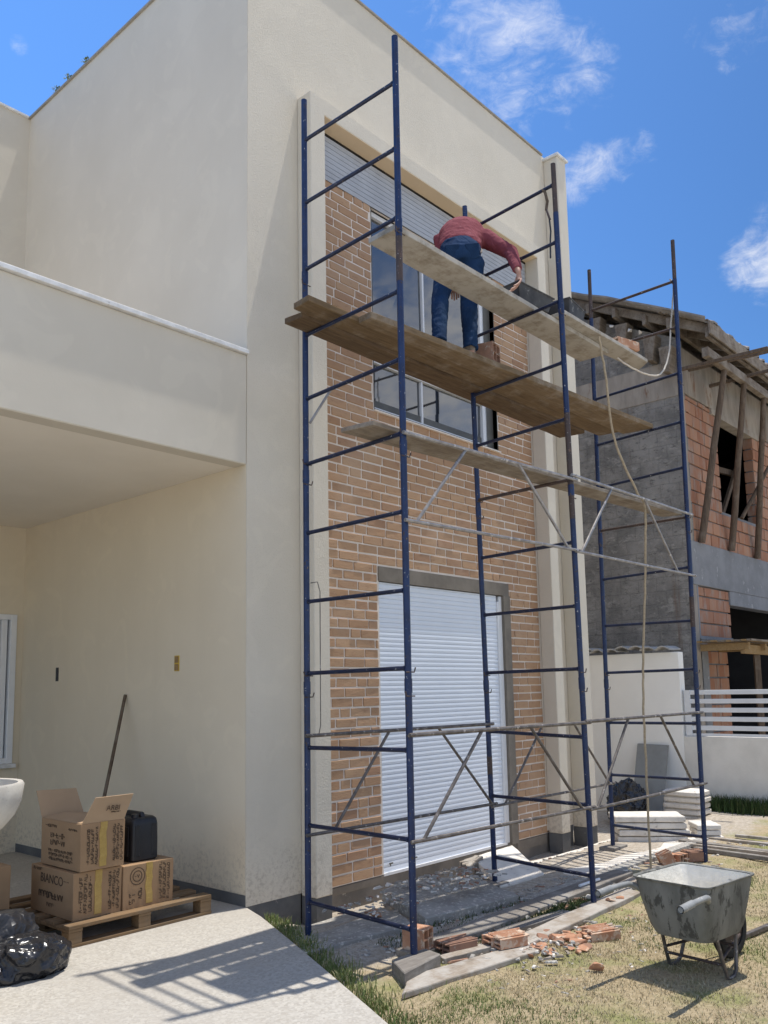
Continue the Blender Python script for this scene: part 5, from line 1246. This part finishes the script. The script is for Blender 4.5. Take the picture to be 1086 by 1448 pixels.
def edge_x(y):
    for (xa, ya), (xb, yb) in zip(EDGE, EDGE[1:]):
        if yb <= y <= ya: return xa+(xb-xa)*(y-ya)/(yb-ya)
    return EDGE[-1][0]
from mathutils import noise as mn
pts = []
def lawn_ok(x, y):
    d = math.hypot(x+4.4, y+5.4)
    if x < edge_x(max(y, -9))+.02 or R.random() > min(1, (4.6/d)**1.1): return False
    if y > -2.35+.25*mn.noise(Vector((x*1.3, y*1.3, 0))) and R.random() < .75: return False
    return not (mn.noise(Vector((x*2.1, y*2.1, 3.3))) < -.3 and R.random() < .6)
while len(pts) < 42000:
    y = -2.0-abs(R.random())**1.2*3.2; x = R.uniform(edge_x(y)+.02, 5.2+1.2*R.random())
    if lawn_ok(x, y): pts.append((x, y))
while len(pts) < 80000:   # matted clumps
    y = -2.1-abs(R.random())**1.2*3.1; x = R.uniform(edge_x(y)+.02, 5.2); r = R.uniform(.02, .07)
    if not lawn_ok(x, y): continue
    for _ in range(R.randint(8, 26)): pts.append((x+R.gauss(0, r), y+R.gauss(0, r)))
gr, dr_ = [], []
for p in pts:
    k = mn.noise(Vector((p[0]*1.1, p[1]*1.1, 7.7)))+.5*mn.noise(Vector((p[0]*3.3, p[1]*3.3, 1.7)))
    (gr if k+R.uniform(-.3,.3) > .30 else dr_).append(p)
blades('lawn_grass', dr_, M['drygrass'], 'short dry straw coloured lawn', .010, .030, .0022, 1.1)
blades('lawn_grass', gr, M['greengrass'], 'greener patches of short lawn', .012, .036, .0024, 1.0)
pts = []
while len(pts) < 3300:
    y = -.35-R.random()*2.6; o = abs(R.gauss(0, .10))
    if R.random() > .35+.65*abs(mn.noise(Vector((y*2.2, 0, 0))))*2: continue
    pts.append((edge_x(y)+.012+o*(1 if y < -1.4 else .8), y))
blades('edge_grass', pts, M['greengrass'], 'fresh green grass tufts along the driveway edge', .02, .078, .003, .6)
pts = [(R.uniform(-.05, 1.6), R.uniform(-1.98, -1.36)) for _ in range(2200)]+[(R.uniform(1.0, 2.2), R.uniform(-1.98, -1.84)) for _ in range(1800)]
blades('weeds', pts, M['darkgrass'], 'thin dark weeds between the planks and slabs', .02, .055, .003, .8)
pts = [(7.44-abs(R.gauss(0,.13)), R.uniform(-4.5,-.75)) for _ in range(9000)]
blades('wall_grass', pts, M['darkgrass'], 'tall dark grass strip along the low boundary wall', .10, .26, .005, .5)

# things that stand on their own
for o in list(bpy.data.objects):
    if o.parent is None and 'label' in o and 'kind' not in o: o['kind'] = 'thing'
